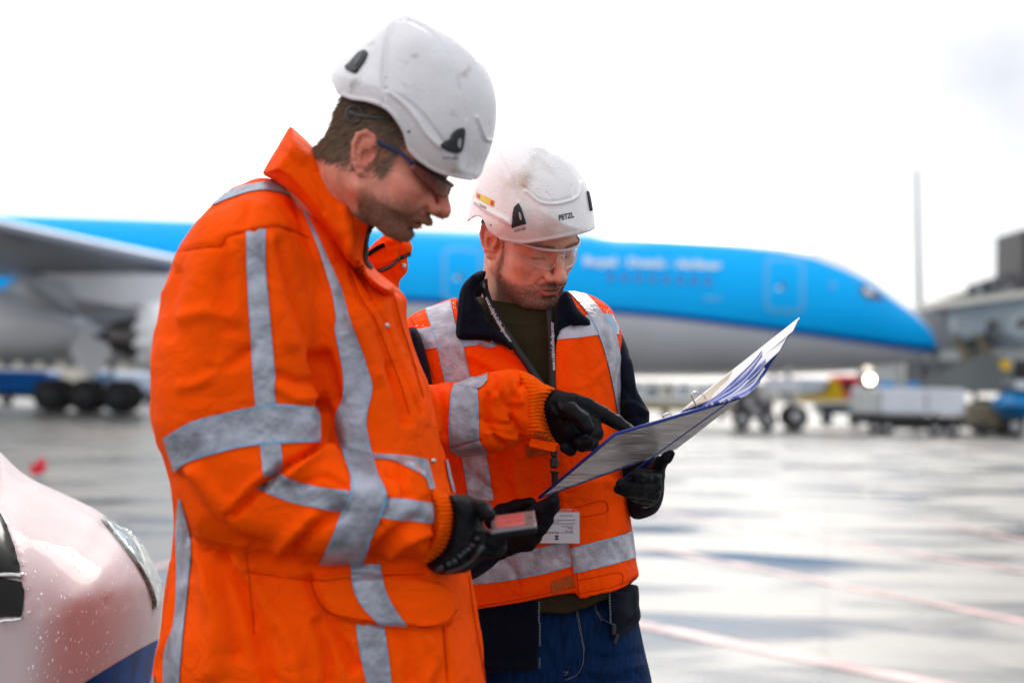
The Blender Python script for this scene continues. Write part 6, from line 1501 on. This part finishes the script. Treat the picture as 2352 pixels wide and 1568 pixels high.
# white baggage cart under the nose
Y = GYof(2095, 1001); t = thing('baggage_cart', 'white boxed cart on a dark wheeled chassis, parked right of the nose', 'cart', (at(2095, 1000, Y)[0], Y, 0))
mb = MB(); gbox(mb, 2024, 2128, 891, 951, Y, 1.8, .06); mb.build('box_body', M_whitep, t)
mb = MB(); gbox(mb, 2131, 2217, 893, 952, Y, 1.8, .06); mb.build('box_body', M_whitep, t)
mb = MB(); gbox(mb, 1979, 2021, 893, 950, Y, 1.8, .06); mb.build('end_panel', mat('cart_grey', (.55, .57, .56), .5), t)
mb = MB(); gbox(mb, 1984, 2214, 954, 976, Y + .1, 1.6, .04); mb.build('chassis', M_dark, t)
mb = MB(); gbox(mb, 2044, 2176, 974, 986, Y + .5, 1.0, .04); mb.build('axle_beam', M_dark, t)
for px_ in (2012, 2040, 2150, 2190): wheel(t, (at(px_, 990, Y)[0], Y + .15, .26), .26, .18)
mb = MB(); mb.tube([at(2217, 970, Y + .8), at(2252, 992, Y + .8)], .05, 6); mb.box(at(2254, 984, Y + .8), (.3, .3, .5)); mb.build('tow_bar', M_dark, t)
for x0, x1 in ((2023, 2058), (2088, 2118)):
    o = MB(); gbox(o, x0, x1, 876, 890.5, Y + .5, .8, .08); tag(o.build('blue_crate', M_cyan), 'blue crate lying on top of the white cart, %s one' % ('left' if x0 < 2050 else 'right'), 'crate', 'blue crates on the white cart')
# red, yellow and white cargo vehicle
Y = 70; t = thing('belt_loader', 'red, white and yellow loader standing under the airliner nose', 'loader', (at(1900, 930, Y)[0], Y, 0))
mb = MB(); gbox(mb, 1818, 1905, 868, 906, Y, 2, .1); mb.build('white_body', M_whitep, t)
mb = MB(); gbox(mb, 1922, 1980, 862, 917, Y, 2, .1); mb.build('red_cab', M_redp, t)
mb = MB(); gbox(mb, 1934, 1958, 876, 894, Y - .03, .1); mb.build('window', M_window, t)
mb = MB(); mb.prism([at(a, b, Y - .4) for a, b in ((1828, 920), (1832, 912), (1893, 904), (1903, 898), (1908, 868), (1922, 867), (1942, 912), (1936, 920))], (0, 0.3, 0)); mb.build('conveyor_arm', M_yel, t)
mb = MB(); gbox(mb, 1886, 1980, 928, 951, Y + .2, 2, .1); mb.build('chassis', mat('slate_grey', (.13, .16, .2), .5), t)
for px_ in (1900, 1965): wheel(t, (at(px_, 952, Y)[0], Y + .1, .33), .33, .2)
# lit headlamp on a small tug
Y = 52; t = thing('tow_tug', 'small dark tug with one bright headlamp under the airliner nose', 'tug', (at(1990, 950, Y + 8)[0], Y + 8, 0))
mb = MB(); gbox(mb, 1984, 2012, 862, 885, Y + 10, 1, .1); mb.build('cab', M_dark, t)
mb = MB(); gbox(mb, 1975, 2024, 885, 960, Y + 10.2, 2, .2); mb.build('body', M_lgrey, t)
hs = MB(); c_ = at(1998, 871, Y + 9.8); hs.disc(c_, (0, 1, 0), .17, .1, 16); hs.build('headlamp', mat('lamp_glow', (1, .9, .75), .3, emit=(1, .86, .66), estr=14), t)
# tow tractor / ground power unit left of the nose wheel
Y = 57; t = thing('tow_tractor', 'dark low tow tractor coupled in front of the nose wheel', 'tractor', (at(1740, 970, Y)[0], Y, 0))
mb = MB(); gbox(mb, 1690, 1778, 905, 962, Y, 2.2, .2); mb.build('body', mat('tractor_grey', (.10, .09, .09), .5, var=.3, vscale=1.5), t)
mb = MB(); gbox(mb, 1700, 1742, 872, 906, Y + .3, 1.5, .12); mb.build('cab', mat('cab_brownish', (.22, .19, .18), .5), t)
mb = MB(); gbox(mb, 1706, 1736, 877, 893, Y + .25, .1); mb.build('window', M_glassd, t)
for (a, b) in ((1722, 925), (1756, 915), (1735, 945)): mb = MB(); mb.disc(at(a, b, Y - .05), (0, 1, 0), .16, .08, 14); mb.build('gauge', M_hub, t)
for px_ in (1704, 1762): wheel(t, (at(px_, 962, Y)[0], Y, .38), .38, .3)
# long yellow-edged trailer behind the binder
Y = 78; t = thing('flatbed_dolly', 'long cream flatbed with a yellow lower edge, partly hidden by the binder', 'trailer', (at(1560, 940, Y)[0], Y, 0))
mb = MB(); gbox(mb, 1440, 1700, 913, 932, Y, 2.4, .05); mb.build('bed', M_cream, t)
mb = MB(); gbox(mb, 1440, 1700, 933, 944, Y - .1, 2.4, .03); mb.build('side_rail', mat('ochre_paint', (.36, .24, .02), .5), t)
for px_ in (1475, 1530, 1660): wheel(t, (at(px_, 946, Y)[0], Y + .6, .22), .22, .3)
# parked vans in a row under the belly
rv = random.Random(11)
vcol = [M_whitep, M_lgrey, M_cream, M_whitep, M_hullw, M_lgrey, M_whitep]
names = ['white van far under the belly beside the vest shoulder', 'grey van far under the belly, second from the fleece sleeve', 'cream van far under the belly, third from the sleeve', 'white van far under the belly, just left of the white pages', 'white van far behind the upright binder pages', 'grey van far behind the page stack', 'white van far away left of the tow tractor']
for i in range(7):
    Y = 125 + (i % 3) * 3; x = 1462 + i * 36; t = thing('parked_van', names[i], 'van', (at(x, 925, Y)[0], Y, 0), 'vans parked in a row under the belly')
    top = 872 + rv.choice((0, 4, 9)); mb = MB(); gbox(mb, x - 15, x + 15, top, 916, Y, 2.2, .3); mb.build('body', vcol[i], t)
    mb = MB(); gbox(mb, x - 10, x + 9, top + 8, top + 19, Y - .04, .1); mb.build('window', M_window, t)
    for dx in (-9, 9): wheel(t, (at(x + dx, 918, Y)[0], Y - .02, .36), .36, .25)
Y = 260; t = thing('hangar_building', 'long pale building on the horizon behind the parked vans', 'building', (at(1600, 900, Y)[0], Y, 0))
mb = MB(); gbox(mb, 1000, 1990, 874, 915, Y, 30, zfloor=0); mb.build('wall', M_cream, t)
for i in range(16): mb = MB(); gbox(mb, 1020 + i * 60, 1056 + i * 60, 884, 900, Y - .15, .3); mb.build('window', M_lgrey, t)
# light mast
Y = 120; mb = MB(); mb.tube([ground_at(2111, 915) * V(0, 0, 0) + V(at(2112, 700, Y)[0], Y, 0), at(2112, 715, Y), at(2105, 388, Y)], [.34, .30, .20], 12)
mast = mb.build('light_mast', mat('galvanised_pole', (.42, .44, .47), .5), None, smooth=True); tag(mast, 'tall thin grey mast rising behind the airliner nose', 'mast')
# passenger boarding bridge with stairs
Y = 62; t = thing('boarding_bridge', 'grey passenger boarding bridge with round windows and outside stairs', 'boarding bridge', (at(2280, 900, Y)[0], Y, 0))
mb = MB(); mb.prism([at(2168, 702, Y), at(2420, 668, Y - 6), at(2420, 800, Y - 6), at(2262, 800, Y), at(2168, 800, Y)], (0, 3.2, 0)); mb.build('tunnel', M_lgrey, t)
mb = MB(); mb.prism([at(2150, 694, Y - .3), at(2420, 657, Y - 6.3), at(2420, 675, Y - 6.3), at(2150, 707, Y - .3)], (0, 3.8, 0)); mb.build('roof_edge', M_cream, t)
mb = MB(); mb.prism([at(2114, 716, Y - .2), at(2176, 706, Y - .2), at(2176, 800, Y - .2), at(2140, 808, Y - .2), at(2120, 770, Y - .2)], (0, 3.6, 0)); mb.build('cab', mat('cab_grey', (.30, .31, .35), .5), t)
mb = MB(); gbox(mb, 2184, 2204, 728, 758, Y - .6, .1); mb.build('cab_window', M_whitep, t)
for a, b, yy in ((2277, 746, Y - 2.6), (2349, 740, Y - 4.6)):
    mb = MB(); mb.disc(at(a, b, yy - .25), (0, 1, 0), .30, .2, 20); w_ = mb.build('round_window', M_hub, t); mb = MB(); mb.disc(at(a, b, yy - .4), (0, 1, 0), .2, .1, 20); mb.build('pane', M_window, w_)
mb = MB(); mb.prism([at(2182, 772, Y - 1), at(2204, 770, Y - 1), at(2252, 842, Y - 1), at(2225, 850, Y - 1)], (0, .1, 0)); mb.build('stair_stringer', M_brownish, t)
mb = MB(); mb.prism([at(2232, 765, Y - 1.6), at(2250, 765, Y - 1.6), at(2300, 835, Y - 1.6), at(2278, 842, Y - 1.6)], (0, .1, 0)); mb.build('stair_stringer', M_brownish, t)
for k in range(12): f_ = k / 11; mb = MB(); mb.box(at(2210 + 50 * f_, 775 + 68 * f_, Y - .5), (.9, 1.0, .06)); mb.build('stair_tread', M_olive_g, t)
mb = MB(); mb.prism([at(2130, 884, Y - 2), at(2262, 812, Y - 2), at(2310, 820, Y - 2), at(2330, 860, Y - 2), at(2300, 900, Y - 2), at(2150, 896, Y - 2)], (0, 2.0, 0)); mb.build('support_frame', M_olive_g, t)
mb = MB(); gbox(mb, 2090, 2170, 792, 812, Y, 2.5, .4); mb.build('drive_housing', M_hub, t)
for px_ in (2105, 2148, 2240, 2320): mb = MB(); mb.tube([at(px_, 812, Y + 1), V(at(px_, 900, Y + 1)[0], Y + 1, 0)], .13, 8); mb.build('support_column', M_lgrey, t)
for px_ in (2262, 2300): wheel(t, (at(px_, 900, Y - 3)[0], Y - 3, .75), .75, .5)
mb = MB(); gbox(mb, 2222, 2300, 925, 985, Y - 3.5, 1.2, .1); mb.build('power_box', M_brownish, t)
# terminal with tower
Y = 115; t = thing('pier_building', 'terminal pier with a dark window band and dark tower at the right edge', 'building', (at(2300, 800, Y)[0], Y, 0))
mb = MB(); mb.prism([at(2060, 722, Y + 6), at(2230, 668, Y), at(2420, 640, Y - 6), at(2420, 900, Y - 6), at(2060, 905, Y + 6)], (0, 14, 0)); mb.build('wall', mat('pier_grey', (.30, .32, .33), .5, var=.1, vscale=.2), t)
mb = MB(); mb.prism([at(2228, 654, Y - .5), at(2344, 618, Y - 3.5), at(2344, 656, Y - 3.5), at(2228, 679, Y - .5)], (0, 1, 0)); mb.build('window_band', M_window, t)
for k in range(4): mb = MB(); x_ = 2252 + k * 24; mb.prism([at(x_, 646 - k * 7, Y - 2), at(x_ + 3, 645 - k * 7, Y - 2), at(x_ + 3, 676 - k * 5, Y - 2), at(x_, 677 - k * 5, Y - 2)], (0, .6, 0)); mb.build('mullion', M_lgrey, t)
mb = MB(); gbox(mb, 2347, 2440, 528, 668, Y - 5, 6); mb.build('tower', mat('tower_dark', (.06, .055, .06), .5), t)
mb = MB(); mb.prism([at(2060, 724, Y + 5.8), at(2215, 676, Y + .2), at(2215, 668, Y + .2), at(2060, 716, Y + 5.8)], (0, 1, 0)); mb.build('parapet', M_cream, t)
mb = MB(); gbox(mb, 2080, 2240, 828, 878, Y - 4, 1); mb.build('dark_opening', M_window, t)
# dark-fronted truck and blue vehicle at the right edge
Y = 56; t = thing('blue_service_truck', 'bright blue service vehicle cut by the right edge of the picture', 'truck', (at(2350, 960, Y)[0], Y, 0))
mb = MB(); gbox(mb, 2306, 2470, 900, 962, Y, 2.2, .5); mb.build('body', M_cyan, t); mb = MB(); gbox(mb, 2325, 2470, 876, 900, Y + .2, 1.9, .3); mb.build('cab', M_olive_g, t); mb = MB(); gbox(mb, 2334, 2380, 874, 893, Y + .12, .1); mb.build('window', M_whitep, t)
for px_ in (2330, 2440): wheel(t, (at(px_, 975, Y)[0], Y - .02, .4), .4, .25)
Y = 70; t = thing('dark_service_truck', 'dark service truck half hidden behind the boarding bridge stairs', 'truck', (at(2340, 900, Y)[0], Y, 0))
mb = MB(); gbox(mb, 2316, 2440, 826, 905, Y, 2.5, .2); mb.build('body', M_dark, t); mb = MB(); mb.disc(at(2310, 838, Y - 12), (0, 1, 0), .22, .1, 14); mb.build('warning_lamp', M_yel, t)
for px_ in (2335, 2425): wheel(t, (at(px_, 915, Y)[0], Y - .02, .45), .45, .25)
# red marker on the apron to the left
p0 = ground_at(89, 1170); Yr = p0[1]; t = thing('marker_post', 'small red topped marker post standing on the apron behind the white vehicle', 'marker post', tuple(p0))
mb = MB(); mb.tube([p0, at(88, 1092, Yr)], .035, 10); mb.build('post', M_lgrey, t)
mb = MB(); mb.prism([at(a, b, Yr) for a, b in ((68, 1088), (70, 1066), (84, 1066), (87, 1053), (98, 1053), (99, 1084), (86, 1090))], (0, .1, 0)); mb.build('red_head', M_redp, t)

# ================================================================= white vehicle at the lower left
vanp = [(-900, 700), (-420, 760), (-160, 900), (0, 1037), (38, 1077), (75, 1103), (128, 1126), (181, 1150), (211, 1164), (238, 1181), (262, 1203), (291, 1216), (322, 1246), (348, 1284), (365, 1318), (373, 1342), (371, 1400), (366, 1460), (350, 1560), (330, 1700), (300, 1950), (-900, 1950)]
s = Sculpt(0.012); s.puff(vanp, 3.15, 0.80, 300, sm=1); s.cut([(-2000, 0), (3000, 0), (3000, 1930), (-2000, 1930)], 0.2, 9, 0.01, 'i')
wv, wq = s.build(lo=(-2.1, 2.2, 0.15)); wv = relax(wv, wq, 2)
def Zv(p): return [(x * .3775, y * .3775 + 976) for x, y in p]
wv = carve(wv, wq, [(Zv([(0, 170), (100, 272), (200, 342), (340, 402), (480, 480), (610, 560)]), 4, 0.004), (Zv([(200, 350), (350, 440), (480, 530), (600, 600)]), 5, 0.006), (Zv([(150, 1130), (400, 1110), (700, 1070), (920, 1040)]), 3.5, -0.003), (Zv([(8, 200), (10, 350), (0, 500)]), 2.5, -0.006),
    (Zv([(0, 530), (55, 640), (105, 790), (135, 920), (158, 1070), (150, 1160), (110, 1180), (0, 1195)]), 5, 0.006)], noise=())
van = thing('white_car', 'wet white vehicle corner with clear headlamp in the lower left corner', 'car', (-1.4, 3.1, 0))
M_carw = mat('white_car_pink_bounce', (0.52, 0.44, 0.465), 0.5, var=0.05, coat=0.08, bump=0.0, spec=.2)  # white car; pink bounce from the orange jacket is put into the base colour
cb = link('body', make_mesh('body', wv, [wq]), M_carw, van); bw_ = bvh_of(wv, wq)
patch('windscreen_base', bw_, Zv([(-500, 300), (-60, 470), (0, 540), (50, 640), (100, 790), (130, 920), (131, 910), (-500, 910)]), mat('wet_black_glass', (0.006, 0.006, 0.006), 0.25, var=.3, vscale=30, spec=0.2), cb, 0.004, cell=8)
patch('grille', bw_, Zv([(-500, 932), (133, 926), (152, 1060), (140, 1150), (112, 1168), (-500, 1182)]), bpy.data.materials['wet_black_glass'], cb, 0.004, cell=8)
o = patch('chrome_bar', bw_, Zv([(-500, 912), (132, 910), (133, 928), (-500, 934)]), M_steel, cb, 0.008, cell=6, sm=0); thick(o, .006)
line('chrome_trim', bw_, Zv([(-400, 1195), (0, 1190), (110, 1178), (148, 1160)]), 2.2, M_steel, cb, 0.005)
hl_ = patch('headlight', bw_, Zv([(612, 568), (640, 575), (700, 603), (770, 630), (850, 708), (920, 806), (963, 893), (984, 955), (970, 1040), (940, 1118), (933, 1118), (927, 1040), (880, 930), (800, 800), (710, 685)]), mat('clear_headlamp', (0.62, 0.70, 0.64), 0.15, metal=0.2, var=0.42, vscale=60, bump=0.004, bscale=60, coat=.6), cb, 0.006, cell=6); thick(hl_, .006)
line('headlight_seal', bw_, Zv([(612, 570), (708, 690), (798, 806), (878, 936), (925, 1045), (933, 1120)]), 1.1, M_black, cb, 0.008)
patch('blue_stripe', bw_, Zv([(505, 1568), (700, 1448), (850, 1360), (1000, 1280), (1100, 1250), (1100, 2100), (300, 2100), (300, 1690)]), mat('car_blue_vinyl', (0.0, 0.06, 0.32), 0.5, var=.3, vscale=8, spec=.05), cb, 0.002, cell=8, sm=0)
for px_, Y_ in ((-40, 2.75), (-40, 3.65)): wheel(van, (at(px_, 1568, Y_)[0], Y_, .33), .33, .2)
drops('water_drops', bw_, Zv([(0, 190), (200, 350), (600, 580), (900, 950), (920, 1300), (500, 1560), (160, 1568), (160, 1100), (100, 700), (0, 500)]), 300, 0.0019, M_drop, cb, 9, el=1.9)
